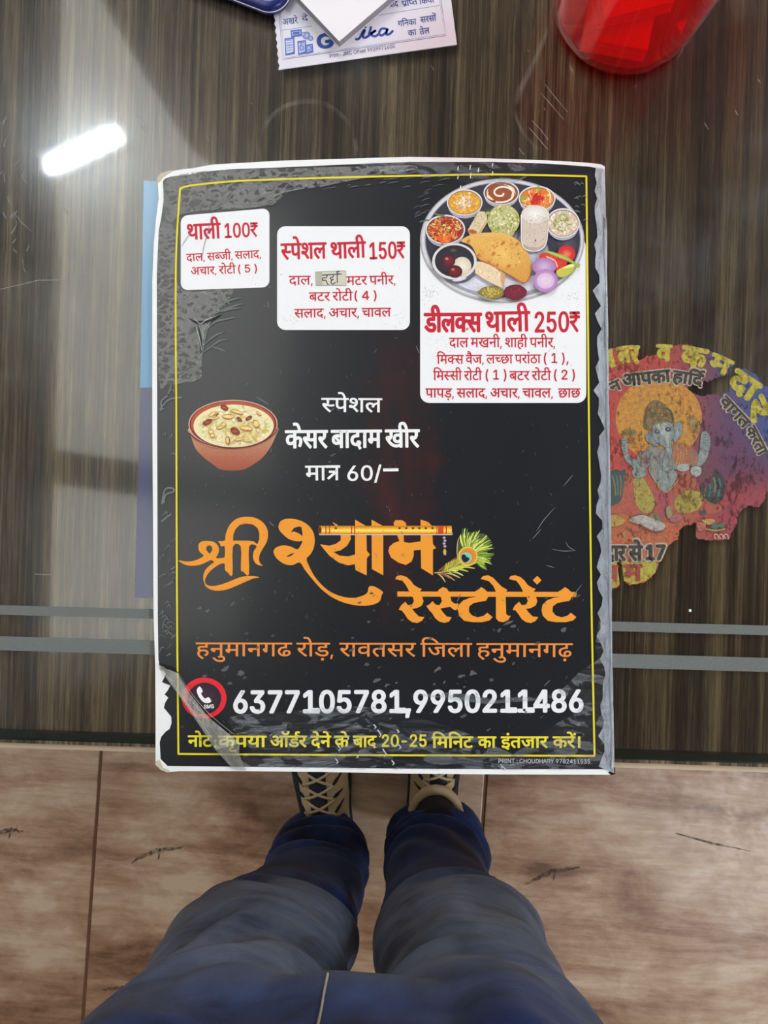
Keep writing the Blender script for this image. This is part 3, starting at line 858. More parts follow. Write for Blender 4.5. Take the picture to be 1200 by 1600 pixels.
lettering('heading_lettering', [('डीलक्स', (663.5, 490), (752, 489.5), 28.5, RED, dict(bold=.038)), ('थाली', (759, 488), (827.5, 486.5), 30.5, RED, dict(bold=.024)),
                                ('250₹', (836, 488), (905, 487), 31, RED, dict(bold=.018, fit='x', base_h=.728))], b3)
lettering('small_lettering', [('दाल मखनी, शाही पनीर,', (702, 528), (867, 528), 14.5, RED), ('मिक्स वैज, लच्छा परांठा', (682.5, 555), (845, 554), 13.5, RED),
                              ('( 1 ),', (850, 552), (888, 552), 15, RED, dict(fit='x', base_h=.728)),
                              ('मिस्सी रोटी', (677, 580), (753, 580), 14, RED), ('( 1 )', (759, 578), (791, 578), 15, RED, dict(fit='x', base_h=.728)), ('बटर रोटी', (796, 580), (861, 580), 14, RED),
                              ('( 2 )', (866, 578), (898, 578), 15, RED, dict(fit='x', base_h=.728)),
                              ('पापड़, सलाद, अचार, चावल,  छाछ'.replace('ड़', '\u095c'), (665, 607), (907, 607), 14, RED)], b3)
WH = (235, 236, 240)
lettering('special_lettering', [('स्पेशल', (502.5, 622), (597, 622.5), 21.5, WH), ('केसर बादाम खीर', (446, 673), (655, 671.5), 27, WH, dict(bold=.028)),
                                ('मात्र', (477, 728), (531, 727.5), 22.5, WH), ('60/−', (543, 728), (622, 727), 23, WH, dict(fit='x', base_h=.728))], menu)
OR = (232, 148, 62)
lettering('address_lettering', [('हनुमानगढ रोड़, रावतसर जिला हनुमानगढ़'.replace('ड़', '\u095c').replace('ढ़', '\u095d'), (306, 1004), (895, 1005.5), 21, (226, 138, 66), dict(bold=.008))], menu)
lettering('phone_number_lettering', [('6377105781,9950211486', (366, 1080), (910, 1078.5), 33.5, (228, 230, 236), dict(font='inter', bold=.030, fit='x', base_h=.729, serif1=True))], menu)
YE = (226, 214, 52)
nr = [('नोट', (294, 1149.5), (331, 1149.5)), (':', (335, 1151), (338, 1151)), ('कृपया', (341, 1150), (416, 1150)), ('ऑर्डर', (423, 1150), (479, 1150)), ('देने', (486, 1150), (517, 1150)), ('के', (523, 1150), (545, 1150)),
      ('बाद', (552, 1150), (588, 1150)), ('20-25', (597, 1148), (666, 1148)), ('मिनिट', (675, 1151), (739, 1151)), ('का', (747, 1151), (775, 1151)), ('इंतजार', (783, 1151), (856, 1151)), ('करें।', (864, 1151), (906, 1151))]
lettering('note_lettering', [(t_, p, q, 17 if t_ != '20-25' else 18.5, YE, dict(bold=.03) if not t_[0] in '2:' else dict(bold=.02, fit='x', base_h=.728)) for t_, p, q in nr], menu)
lettering('printer_lettering', [('PRINT : CHOUDHARY 9782411535', (779, 1185.5), (922, 1186.5), 6.6, (200, 203, 210), dict(fit='x', base_h=.728, bold=.004))], menu)

# decorative title, traced outlines
TO = (232, 150, 48)
a = Art(MZ + .00012, frame=(270, 790, 5.4545))
a.poly([(48, 466), (110, 476), (180, 470), (235, 448), (262, 425), (230, 395), (218, 355), (225, 322), (255, 303), (300, 300), (345, 308), (380, 335), (394, 375), (385, 415), (368, 440),
        (385, 450), (415, 446), (442, 436), (442, 348), (412, 348), (402, 325), (388, 302), (442, 298), (452, 240), (485, 165), (545, 112), (620, 96), (700, 103), (765, 140), (803, 195), (812, 250), (800, 310),
        (765, 370), (740, 420), (735, 465), (748, 495), (768, 514), (715, 500), (690, 465), (683, 430), (692, 385), (715, 345), (650, 348), (649, 587), (600, 562), (580, 540), (580, 350), (512, 350), (509, 590), (468, 570), (444, 545),
        (441, 495), (400, 500), (345, 535), (300, 580), (276, 630), (280, 665), (320, 685), (390, 678), (470, 652), (560, 615), (620, 602), (690, 600), (738, 613), (690, 620), (640, 640), (560, 675), (470, 712), (390, 726), (330, 718), (285, 690), (262, 640),
        (262, 590), (280, 545), (320, 505), (352, 480), (325, 465), (300, 475), (240, 502), (170, 513), (110, 505), (70, 485)], TO, smooth=3,
       holes=([(300, 398), (283, 372), (290, 346), (312, 338), (333, 350), (338, 375), (325, 398), (313, 410)],
              [(513, 298), (515, 250), (535, 200), (570, 165), (620, 152), (680, 160), (722, 190), (738, 235), (737, 290), (720, 330), (690, 305), (650, 299)]))
a.build('title_lettering', M['art'], menu)
a = Art(MZ + .00012, frame=(430, 790, 3.4286))
# sha-ya-ma
a.poly([(18, 110), (28, 85), (55, 72), (95, 71), (140, 82), (180, 108), (205, 145), (212, 190), (205, 230), (188, 262), (168, 285), (180, 320), (205, 370), (240, 415), (285, 455), (330, 478), (380, 492), (430, 493), (475, 480), (495, 463), (500, 440), (515, 430),
        (545, 440), (577, 463), (570, 480), (562, 508), (540, 525), (500, 535), (450, 536), (400, 528), (350, 513), (295, 485), (245, 445), (200, 395), (160, 345), (132, 305), (95, 318), (55, 315), (15, 290), (-5, 262), (-8, 240), (10, 222), (45, 213), (85, 220), (118, 235), (135, 215), (146, 190), (120, 192), (75, 180), (40, 152), (22, 130)], TO, smooth=3,
       holes=([(83, 145), (100, 120), (125, 112), (140, 114), (146, 145), (146, 163), (125, 148), (100, 138)], [(60, 272), (85, 258), (104, 253), (90, 266), (70, 275)]))
a.poly([(305, 88), (330, 100), (350, 125), (402, 140), (405, 180), (385, 215), (350, 240), (312, 248), (345, 268), (390, 272), (428, 262), (428, 75), (488, 110), (491, 242), (508, 262), (491, 282), (490, 374), (430, 345), (427, 314), (390, 320), (340, 305), (290, 268), (262, 235), (240, 207), (290, 215), (325, 205), (352, 185), (350, 155), (340, 120), (320, 105)], TO)
a.poly([(516, 75), (579, 110), (579, 374), (518, 340)], TO)
a.poly([(645, 78), (680, 78), (700, 92), (705, 120), (688, 160), (690, 195), (719, 200), (779, 192), (779, 75), (820, 88), (840, 110), (845, 205), (862, 228), (845, 235), (845, 374), (782, 335), (780, 236), (742, 240), (742, 270), (730, 300), (700, 318), (660, 305), (620, 278), (606, 245), (612, 220), (635, 200), (665, 190), (650, 150), (640, 120), (634, 92)], TO)
a.build('title_lettering', M['art'], menu)
a = Art(MZ + .00012, frame=(600, 890, 3.75))
a.poly([(78, 128), (1128, 131), (1128, 160), (78, 158)], TO)
def re_(dx, dy=0):
    a.poly([(65 + dx, 55), (75 + dx, 38), (100 + dx, 33), (130 + dx, 42), (155 + dx, 62), (175 + dx, 90), (205 + dx, 108), (222 + dx, 112), (210 + dx, 130), (222 + dx, 155), (232 + dx, 185), (222 + dx, 210), (195 + dx, 225), (165 + dx, 230),
            (180 + dx, 250), (205 + dx, 275), (237 + dx, 278), (222 + dx, 300), (195 + dx, 313), (165 + dx, 308), (140 + dx, 290), (122 + dx, 262), (105 + dx, 240), (86 + dx, 235), (100 + dx, 210), (125 + dx, 188), (140 + dx, 208), (165 + dx, 205), (176 + dx, 185), (168 + dx, 160), (150 + dx, 135), (143 + dx, 118), (128 + dx, 90), (108 + dx, 65), (85 + dx, 60)], TO)
re_(0); re_(667)
a.poly([(318, 120), (345, 102), (368, 110), (380, 130), (388, 155), (395, 185), (415, 200), (436, 198), (434, 240), (410, 236), (388, 218), (365, 222), (330, 228), (345, 250), (368, 275), (397, 280), (380, 305), (355, 312), (325, 305), (300, 285), (282, 255), (265, 238), (248, 212), (265, 205), (285, 185), (302, 205), (325, 208), (340, 185), (332, 160), (315, 135)], TO)
def ta_(dx):
    a.poly([(530 + dx, 130), (555 + dx, 115), (570 + dx, 102), (590 + dx, 115), (605 + dx, 130), (610 + dx, 160), (598 + dx, 182), (565 + dx, 188), (525 + dx, 196), (500 + dx, 215), (497 + dx, 245), (515 + dx, 268), (550 + dx, 280), (585 + dx, 270), (605 + dx, 253), (637 + dx, 278), (618 + dx, 298), (575 + dx, 308), (520 + dx, 308), (470 + dx, 300), (440 + dx, 270), (433 + dx, 235), (440 + dx, 205), (465 + dx, 180), (505 + dx, 165), (540 + dx, 160)], TO)
ta_(0); ta_(490)
a.poly([(565, 55), (580, 38), (610, 33), (640, 48), (665, 75), (690, 100), (722, 118), (712, 140), (716, 260), (728, 270), (744, 270), (728, 295), (700, 308), (672, 304), (656, 285), (656, 130), (640, 95), (615, 68), (590, 60)], TO)
a.poly([(898, 37), (923, 62), (897, 88), (871, 62)], TO)
a.build('title_lettering', M['art'], menu)
# flute with bands and holes, tassel
a = Art(MZ + .00022, frame=(430, 790, 3.4286))
a.poly(rbox(234, 142, 950, 158, 6), (190, 196, 210))
for i, c_ in enumerate([(196, 128, 30), (226, 160, 40), (246, 196, 60), (250, 214, 110), (240, 178, 46), (206, 134, 28)]):
    a.poly([(236, 108 + i * 7.6), (945, 108 + i * 7.6), (947, 116 + i * 7.6), (236, 116 + i * 7.6)], c_)
a.ell(240, 131, 9, 20, (40, 18, 12), (130, 60, 20)); 
for x in (270, 290, 408, 424): a.line([(x, 109), (x + 2, 131), (x, 153)], 6, (190, 58, 24), 3)
a.poly([(872, 109), (902, 109), (902, 153), (872, 153)], (196, 66, 30)); a.line([(915, 109), (917, 131), (915, 153)], 6, (180, 50, 24), 3); a.line([(865, 109), (867, 131), (865, 153)], 4, (180, 50, 24), 3)
for x in (325, 666, 702, 738, 772, 807, 843): a.ell(x, 121, 8, 5.5, (50, 24, 10), (120, 70, 20))
for i, y in enumerate((172, 188, 203, 218)): a.ell(905 + (4 if i % 2 else 0), y, 9, 7, (226, 214, 232), (120, 96, 130))
a.ell(908, 248, 9, 18, (232, 214, 70), (150, 130, 40)); a.ell(911, 258, 5, 9, (200, 190, 220), (170, 150, 90))
a.build('flute_picture', M['food'], menu)
# peacock feather
a = Art(MZ + .00022, frame=(670, 800, 10))
spine = catmull([(85, 950), (250, 930), (400, 850), (500, 770)], 8, False)
for (x0, y0, x1, y1, c1) in [(120, 945, 440, 700, (130, 66, 52)), (150, 935, 400, 740, (150, 84, 60)), (200, 935, 390, 760, (190, 150, 60)), (260, 930, 410, 770, (210, 196, 60)), (130, 955, 260, 1100, (206, 170, 120)),
                             (170, 950, 410, 1075, (190, 140, 90)), (240, 950, 490, 1030, (200, 180, 110)), (120, 950, 330, 1040, (150, 84, 56)), (330, 930, 540, 995, (200, 205, 120)), (380, 900, 620, 930, (190, 200, 70)), (420, 870, 720, 880, (205, 205, 80))]:
    a.line([(x0, y0), ((x0 + x1) / 2 + 10, (y0 + y1) / 2 - 14), (x1, y1)], 24, c1, 5, True)
a.poly([(440, 780), (460, 520), (560, 330), (700, 330), (880, 350), (960, 470), (900, 640), (760, 790), (600, 860), (480, 850)], (70, 90, 40), smooth=4)
rr = random.Random(3)
for i in range(120):
    th = radians(-112 + 150 * i / 119 + rr.uniform(-3, 3)); r0 = rr.uniform(80, 180); r1 = rr.uniform(270, 455) * (1.0 if i < 80 else .95)
    if i > 100: r1 *= .9
    cx, cy = 600, 690
    c1 = rr.choice([(196, 206, 70), (150, 178, 60), (96, 136, 52), (206, 214, 120), (222, 226, 130), (120, 150, 50), (60, 100, 50)])
    bx = rr.uniform(-16, 16)
    a.line([(cx + r0 * cos(th), cy + r0 * sin(th)), (cx + (r0 + r1) / 2 * cos(th) + bx, cy + (r0 + r1) / 2 * sin(th) + bx), (cx + r1 * cos(th + .06), cy + r1 * sin(th + .06))], rr.uniform(10, 20), c1, 4, True)
for i in range(26):
    t_ = i / 25; x = 240 + 330 * t_; y = 925 - 130 * t_; l = 120 + 190 * t_
    a.line([(x, y), (x + l * .55, y + 4 - 18 * t_), (x + l, y + 34 - 90 * t_)], 15, rr.choice([(200, 205, 80), (160, 178, 60), (110, 110, 50), (216, 220, 120)]), 4, True)
    a.line([(x, y), (x + 20, y - 60 - 40 * t_), (x + 70 * t_ + 20, y - 120 - 60 * t_)], 13, rr.choice([(200, 200, 70), (150, 120, 60), (170, 170, 60)]), 4, True)
a.line(spine, 12, (206, 196, 90))
a.line([(455, 800), (440, 620), (450, 480), (468, 400)], 16, (206, 170, 130), 5, True)
a.ell(608, 690, 152, 150, (200, 196, 60), (206, 206, 70)); a.ell(612, 692, 132, 132, (200, 104, 40), (226, 136, 60))
a.ell(585, 712, 88, 82, (92, 196, 170), (120, 205, 160)); a.ell(545, 705, 38, 44, (16, 26, 52)); a.ell(592, 735, 40, 34, (16, 26, 52)); a.poly([(508, 720), (560, 790), (628, 745), (580, 700)], (16, 26, 52), smooth=3)
a.build('feather_picture', M['food'], menu)
# phone badge
a = Art(MZ + .00022, frame=(220, 980, 3))
a.ell(297, 332, 105, 96, (186, 34, 48), (222, 40, 56), n=48); a.ell(299, 334, 78, 74, (66, 40, 58), (44, 30, 44), n=48)
a.poly([(262, 296), (276, 278), (290, 300), (283, 312), (300, 334), (318, 328), (330, 348), (312, 356), (292, 350), (272, 326)], (238, 238, 242), smooth=4)
wordline(a, 'SMS', (296, 364), (342, 362), 17, (238, 238, 242), bold=.03, fit='x', base_h=.728)
a.build('phone_badge', M['art'], menu)

# kheer bowl
a = Art(MZ + .00014, frame=(280, 610, 7.0588))
def bowlgrad(p):
    x, y = p; u = (x - 590) / 490; v = (y - 400) / 500
    sh = 1 - .45 * abs(u) ** 2
    return (int(150 + 26 * (1 - v) + 20 * abs(u)), int(84 + 62 * abs(u) * (1 - v) + 18 * (1 - v)), int(56 + 66 * abs(u) * (1 - v) + 10))
a.poly(catmull([(103, 420), (135, 520), (180, 640), (270, 740), (370, 815), (440, 865), (500, 880), (600, 885), (700, 878), (760, 850), (830, 810), (930, 730), (1010, 620), (1060, 510), (1088, 410), (900, 420), (600, 430), (300, 420)], 4), (150, 84, 56), grad=bowlgrad)
a.ell(594, 372, 492, 268, (206, 150, 140), (206, 160, 150), n=56); a.ell(594, 374, 480, 258, (128, 52, 42), (112, 44, 38), n=56); a.ell(592, 368, 462, 246, (170, 84, 56), (176, 88, 60), n=56)
a.ell(600, 392, 442, 236, (234, 224, 170), (232, 222, 178), n=56)
rr = random.Random(5)
def inell(cx, cy, rx, ry):
    while True:
        x = rr.uniform(-1, 1); y = rr.uniform(-1, 1)
        if x * x + y * y < .86: return cx + x * rx, cy + y * ry
for i in range(220):
    x, y = inell(600, 392, 430, 225)
    a.ell(x, y, rr.uniform(8, 30), rr.uniform(5, 16), rr.choice([(244, 238, 200), (238, 230, 184), (222, 206, 140), (212, 188, 110), (248, 244, 214), (230, 214, 150), (206, 190, 130)]), ang=rr.uniform(-60, 60), n=10)
for i in range(60):
    x, y = inell(720, 470, 250, 130); a.ell(x, y, rr.uniform(8, 22), rr.uniform(5, 10), rr.choice([(222, 190, 96), (230, 204, 120), (214, 180, 90)]), ang=rr.uniform(-40, 40), n=9)
for x, y, rx, ry, an in [(502, 192, 46, 30, 30), (315, 352, 56, 30, -30), (770, 308, 40, 22, -30), (620, 452, 58, 38, 35), (560, 420, 1, 1, 0), (665, 320, 36, 20, 40)]:
    a.ell(x, y, rx, ry, (170, 84, 60), (118, 48, 34), ang=an, n=18); a.line([(x - rx * .5, y - 4), (x + rx * .5, y + 6)], 3, (206, 140, 100))
for x, y, rx, ry, an in [(545, 292, 62, 26, 2), (640, 240, 70, 18, 15), (370, 265, 48, 18, -35), (740, 420, 68, 26, 10), (850, 372, 30, 46, -20), (355, 460, 28, 26, 0), (490, 380, 30, 26, -40), (540, 555, 20, 46, -10), (405, 310, 40, 10, -20), (880, 258, 36, 10, 40), (460, 410, 44, 14, -20), (760, 560, 50, 10, 5), (660, 545, 50, 12, -10), (370, 500, 24, 22, 0)]:
    a.ell(x, y, rx + 3, ry + 3, (170, 100, 50), ang=an, n=18); a.ell(x, y - 2, rx, ry * .8, (240, 220, 160), (224, 190, 110), ang=an, n=18)
a.line([(540, 505), (556, 540), (550, 592)], 9, (140, 44, 36), 4, True); a.line([(405, 285), (435, 255)], 12, (110, 40, 36)); a.line([(700, 450), (760, 440), (800, 470)], 9, (180, 96, 60), 4, True)
a.line([(110, 470), (200, 545), (330, 600), (480, 632), (640, 636), (820, 606), (960, 548), (1060, 470), (1084, 420)], 12, (104, 34, 38), 5)
a.line([(210, 560), (330, 612), (480, 645)], 5, (214, 160, 130), 5, True)
a.build('rice_pudding_picture', M['food'], menu)

# thali platter
a = Art(MZ + .00022, step=1.5e-6, frame=(650, 270, 4.4444))
a.ell(599, 472, 571, 432, (196, 198, 206), (170, 168, 172), n=80)
a.ell(599, 468, 560, 420, (216, 217, 226), (206, 206, 214), n=80)
a.ell(603, 468, 544, 404, (150, 150, 166), n=80)
def plgrad(p):
    x, y = p; v = max(0, min(1, (y - 380) / 330)); return tuple(int(52 * (1 - v) + c_ * v) for c_ in (224, 224, 240))
a.ell(603, 466, 536, 396, (58, 56, 68), (48, 48, 62), n=80); a.ell(600, 690, 420, 165, (234, 234, 246), (150, 150, 166), n=60); a.ell(600, 560, 330, 180, (180, 176, 190), (66, 64, 76), n=60); a.ell(590, 720, 330, 120, (236, 236, 248), (214, 214, 230), n=60)
a.ell(560, 720, 260, 120, (232, 232, 244), (206, 208, 226)); a.ell(800, 560, 120, 160, (206, 204, 220), (150, 150, 170)); a.ell(560, 330, 170, 90, (110, 106, 116), (60, 58, 70))
a.ell(330, 700, 90, 60, (96, 84, 96), (150, 146, 166), ang=-30); a.ell(1050, 500, 70, 90, (80, 80, 100), (54, 54, 70)); a.ell(700, 720, 90, 60, (180, 150, 150), (216, 216, 232))
def katori(cx, cy, rx, ry, food, drop=40):
    a.ell(cx + 4, cy + drop, rx * .72, ry * .8, (150, 148, 164), (90, 88, 104), n=40); a.ell(cx, cy + drop * .6, rx * .93, ry * .95, (120, 118, 132), (170, 168, 184), n=40)
    a.ell(cx, cy, rx, ry, (206, 204, 210), (222, 220, 224), n=44); a.ell(cx, cy + 2, rx * .93, ry * .91, (96, 80, 74), n=44); a.ell(cx, cy + 3, rx * .90, ry * .87, food[0], food[1], n=44)
def specks(cx, cy, rx, ry, n_, cols, s0, s1, seed=1):
    r_ = random.Random(seed)
    for _ in range(n_):
        while True:
            x = r_.uniform(-1, 1); y = r_.uniform(-1, 1)
            if x * x + y * y < 1: break
        if r_.random() < .5: a.ell(cx + x * rx, cy + y * ry, r_.uniform(s0, s1), r_.uniform(s0, s1) * .6, r_.choice(cols), ang=r_.uniform(0, 180), n=9)
        else:
            an = r_.uniform(0, 2 * pi); l = r_.uniform(s0, s1) * 1.8
            a.line([(cx + x * rx - l * cos(an), cy + y * ry - l * sin(an)), (cx + x * rx, cy + y * ry + l * .3), (cx + x * rx + l * cos(an), cy + y * ry + l * sin(an))], s0 * .8, r_.choice(cols), 3, True)
katori(338, 205, 124, 92, ((226, 176, 70), (214, 150, 50)))
specks(338, 208, 100, 70, 90, [(236, 196, 90), (222, 160, 50), (244, 214, 140), (206, 140, 50)], 5, 14, 2); specks(335, 205, 55, 40, 40, [(236, 226, 214), (240, 232, 226), (214, 150, 100)], 6, 15, 3)
katori(592, 140, 124, 84, ((150, 84, 48), (140, 72, 40)))
sw_ = [(592 + (12 + 6.2 * k_) * cos(k_ * .55), 142 + (8 + 4.0 * k_) * sin(k_ * .55)) for k_ in range(0, 16)]
a.line(sw_, 12, (240, 226, 214), 5)
for k_ in range(3): a.line([(500 + k_ * 4, 110 + 24 * k_), (495, 150 + 10 * k_), (540 - 6 * k_, 190)], 8, (232, 210, 196), 4, True)
for k_ in range(4): a.line([(610 + 20 * k_, 82 + 8 * k_), (670, 105 + 12 * k_), (690 - 10 * k_, 150 + 8 * k_)], 8, (236, 216, 200), 4, True)
katori(840, 180, 128, 88, ((226, 140, 60), (216, 120, 40)))
specks(840, 182, 100, 64, 60, [(236, 160, 70), (240, 190, 120), (214, 110, 40), (244, 220, 190)], 6, 16, 4); specks(835, 180, 45, 40, 40, [(206, 30, 30), (186, 36, 36), (220, 60, 50)], 7, 18, 5)
for l_ in ([(850, 85), (848, 110), (852, 135)], [(720, 180), (745, 172), (775, 178)], [(900, 235), (905, 250)], [(725, 190), (750, 184)]): a.line(l_, 15, (150, 170, 60), 3, True)
for l_ in ([(740, 220), (790, 240), (850, 245)], [(900, 110), (930, 150), (925, 210)]): a.line(l_, 9, (244, 226, 200), 4, True)
katori(203, 395, 138, 102, ((170, 60, 40), (150, 50, 36)), 46)
specks(203, 395, 116, 82, 190, [(190, 40, 40), (206, 60, 40), (222, 110, 50), (230, 190, 100), (150, 120, 50), (214, 150, 80), (170, 30, 40), (236, 206, 130)], 6, 16, 6)
specks(200, 455, 80, 30, 24, [(222, 90, 40), (236, 130, 50)], 12, 24, 7)
a.line([(125, 285), (150, 295), (200, 300)], 12, (110, 120, 60), 3, True)
katori(1018, 352, 116, 102, ((226, 214, 196), (206, 186, 160)), 40)
specks(1018, 352, 96, 78, 110, [(240, 232, 222), (226, 206, 180), (206, 176, 150), (246, 240, 232)], 6, 15, 8); specks(1010, 350, 60, 60, 44, [(150, 170, 80), (170, 186, 100), (130, 150, 60)], 5, 12, 9)
# rice dome
a.ell(606, 335, 112, 108, (206, 206, 150), (186, 180, 120), n=40); a.ell(600, 420, 80, 40, (200, 190, 130), (180, 170, 110), n=30)
specks(605, 335, 104, 100, 200, [(226, 224, 176), (206, 206, 150), (190, 186, 120), (240, 236, 200), (150, 170, 70), (130, 160, 60)], 4, 13, 10)
# small papad roll
a.poly([(432, 275), (470, 275), (492, 295), (490, 330), (425, 440), (370, 435), (357, 405)], (214, 196, 160)); a.poly([(490, 330), (500, 340), (445, 430), (430, 436)], (206, 170, 120))
a.ell(390, 416, 34, 17, (150, 66, 44), (190, 120, 80), ang=10, n=20); specks(430, 340, 35, 60, 34, [(120, 100, 70), (90, 76, 56), (236, 222, 190)], 2, 5, 11)
# folded paratha
pb = catmull([(312, 482), (350, 450), (420, 428), (540, 422), (640, 440), (710, 480), (760, 540), (790, 610), (798, 680), (785, 740), (755, 772), (700, 745), (600, 690), (500, 630), (430, 600), (400, 540), (370, 505)], 5)
a.poly(pb, (214, 164, 84), grad=lambda p: (int(222 - .05 * max(0, p[1] - 450)), int(176 - .09 * max(0, p[1] - 450)), int(92 - .08 * max(0, p[1] - 450))))
a.ell(590, 560, 150, 90, (232, 190, 104), (216, 166, 86), ang=32)
specks(590, 570, 190, 105, 60, [(206, 140, 60), (236, 200, 120), (196, 130, 60)], 4, 12, 12)
for x, y in ((535, 568), (640, 655), (560, 650), (362, 482), (700, 500), (600, 495), (430, 580), (500, 630)): a.ell(x, y, 18, 12, (190, 96, 44), (206, 140, 66), ang=-40, wob=.2, n=14)
a.line([(790, 640), (790, 710), (752, 770), (690, 742)], 8, (170, 104, 50), 4, True); a.line([(440, 610), (560, 668), (680, 735)], 7, (170, 100, 50), 4)
# large papad roll
a.poly([(418, 622), (470, 626), (560, 672), (612, 706), (615, 735), (600, 806), (560, 790), (470, 745), (398, 695), (395, 660)], (226, 204, 172)); a.poly([(585, 692), (614, 706), (615, 740), (600, 806), (585, 760)], (206, 160, 110))
a.line([(470, 626), (530, 648), (582, 690)], 12, (190, 110, 60), 3); specks(505, 700, 85, 40, 50, [(240, 226, 200), (190, 160, 120), (244, 234, 214)], 3, 8, 13)
# sweet bowl
a.ell(290, 690, 120, 70, (130, 128, 146), (90, 88, 104)); a.ell(265, 622, 154, 126, (190, 190, 196), (214, 212, 216), n=48); a.ell(265, 620, 136, 110, (52, 48, 58), (36, 34, 46), n=48)
a.ell(318, 655, 64, 64, (236, 230, 214), (206, 196, 180), ang=30); a.ell(258, 545, 26, 14, (110, 84, 60), (60, 50, 50))
a.ell(225, 618, 46, 44, (120, 40, 48), (74, 16, 28)); a.ell(268, 692, 52, 44, (120, 38, 46), (72, 14, 26)); a.ell(212, 604, 12, 9, (190, 110, 110)); a.ell(255, 678, 12, 9, (180, 100, 100)); a.ell(300, 745, 50, 14, (230, 230, 240), (190, 190, 206), ang=-12)
# pickles
a.ell(520, 838, 88, 46, (170, 150, 70), (126, 112, 46), wob=.04); specks(520, 835, 66, 32, 50, [(190, 176, 90), (140, 126, 50), (206, 190, 110)], 5, 12, 14)
a.ell(686, 836, 80, 54, (130, 36, 60), (104, 28, 48), wob=.03); specks(690, 830, 60, 36, 26, [(150, 50, 76), (110, 26, 48)], 4, 9, 15)
# buttermilk glass
a.poly([(722, 300), (726, 500), (760, 545), (830, 552), (885, 530), (908, 480), (922, 300)], (176, 160, 152)); a.poly([(732, 320), (738, 500), (780, 522), (850, 524), (896, 490), (910, 320)], (206, 192, 180))
a.ell(824, 298, 97, 64, (238, 236, 234), (214, 206, 200), n=40); a.line([(727, 300), (731, 495), (770, 545), (840, 550), (890, 520)], 6, (236, 232, 230), 4); a.line([(918, 310), (905, 470), (885, 520)], 5, (236, 232, 230), 4)
specks(822, 335, 85, 34, 60, [(90, 84, 76), (140, 132, 120), (60, 56, 50)], 1.5, 4, 16); specks(820, 440, 72, 70, 80, [(130, 118, 106), (90, 80, 74), (226, 214, 204)], 1.5, 3.5, 17); a.ell(825, 478, 4, 6, (30, 26, 26))
# salad
a.ell(1040, 570, 62, 58, (222, 70, 60), (190, 30, 40), ang=20); a.ell(1040, 572, 34, 30, (236, 130, 100), (214, 60, 56)); a.ell(930, 620, 86, 46, (226, 90, 70), (200, 44, 40), ang=25); a.ell(990, 640, 60, 40, (214, 60, 50), (190, 36, 40), ang=-30); a.line([(900, 590), (960, 620), (975, 665)], 8, (240, 190, 160), 4)
a.ell(884, 660, 82, 62, (206, 176, 214), (160, 110, 170)); a.ell(894, 758, 86, 80, (218, 190, 224), (170, 120, 180)); a.ell(894, 758, 60, 54, (226, 204, 232), (210, 180, 220)); a.ell(894, 758, 34, 28, (216, 200, 206), (224, 202, 228))
a.poly([(968, 700), (985, 678), (1060, 645), (1092, 650), (1085, 690), (1030, 728), (985, 730)], (190, 190, 80), smooth=3); a.poly([(1010, 670), (1075, 640), (1092, 655), (1060, 668)], (236, 226, 140), smooth=3)
a.line([(884, 548), (960, 575), (1040, 605), (1110, 650)], 28, (150, 170, 70), 5, True); a.line([(900, 552), (980, 583), (1060, 614)], 7, (190, 206, 110), 5, True); a.poly([(1090, 635), (1135, 640), (1128, 668), (1100, 668)], (150, 176, 80))
a.ell(496, 290, 14, 12, (150, 180, 60)); a.line([(390, 830), (500, 885), (640, 902)], 5, (180, 180, 190), 5)
a.build('thali_platter_picture', M['food'], menu)

# scratches, nicks and grime in the laminate
rr = random.Random(11)
a = Art(MZ + .00040)
a.step = 2e-7
for i in range(460):
    x = rr.uniform(285, 915); y = rr.uniform(290, 1170)
    if (y < 520 and x > 425) or (x < 425 and 320 < y < 455) or (x > 650 and y < 635): 
        if rr.random() < .93: continue
    an = rr.choice([1.1, 1.3, -1.0, .6, 2.2]) + rr.uniform(-.3, .3); l = rr.uniform(1, 7); g = rr.randint(70, 120)
    a.line([(x, y), (x + l * .5 * cos(an) + rr.uniform(-.5, .5), y + l * .5 * sin(an)), (x + l * cos(an), y + l * sin(an))], rr.uniform(.4, 1.0), (g, g + 2, g + 6), 0, True)
def splat(x, y, r_, g):
    pts = []
    n_ = rr.randint(7, 11)
    for q in range(n_):
        th = 2 * pi * q / n_; rad = r_ * rr.uniform(.35, 1.25); pts.append((x + rad * cos(th), y + rad * sin(th) * .6 + rad * cos(th) * -.3))
    a.poly(pts, (g, g + 2, g + 5))
for i in range(70):
    x = rr.uniform(290, 910); y = rr.uniform(925, 1150)
    if 1075 < y < 1118 and rr.random() < .6: continue
    splat(x, y, rr.uniform(1.2, 5.5), rr.randint(66, 92))
for x, y, r_ in ((795, 972, 8), (803, 978, 6), (780, 985, 5), (880, 985, 7), (685, 1045, 9), (738, 1052, 9), (722, 1056, 6), (312, 950, 5), (520, 711, 4), (515, 722, 3), (520, 640, 3), (352, 1045, 9), (375, 1052, 7), (590, 1062, 7), (605, 1070, 6)): splat(x, y, r_, 88)
for l_ in ([(868, 792), (850, 812), (838, 830)], [(846, 826), (832, 842)], [(862, 858), (880, 861), (900, 860)], [(884, 846), (888, 854), (898, 860)], [(910, 912), (900, 925), (893, 938)], [(853, 883), (866, 887)], [(420, 815), (428, 822)], [(720, 928), (714, 940)], [(860, 1062), (850, 1072)],
           [(880, 760), (895, 742)], [(650, 540), (655, 552)], [(418, 470), (420, 482)], [(400, 620), (420, 632)]):
    a.line(l_, 1.3, (112, 116, 122), 4, True)
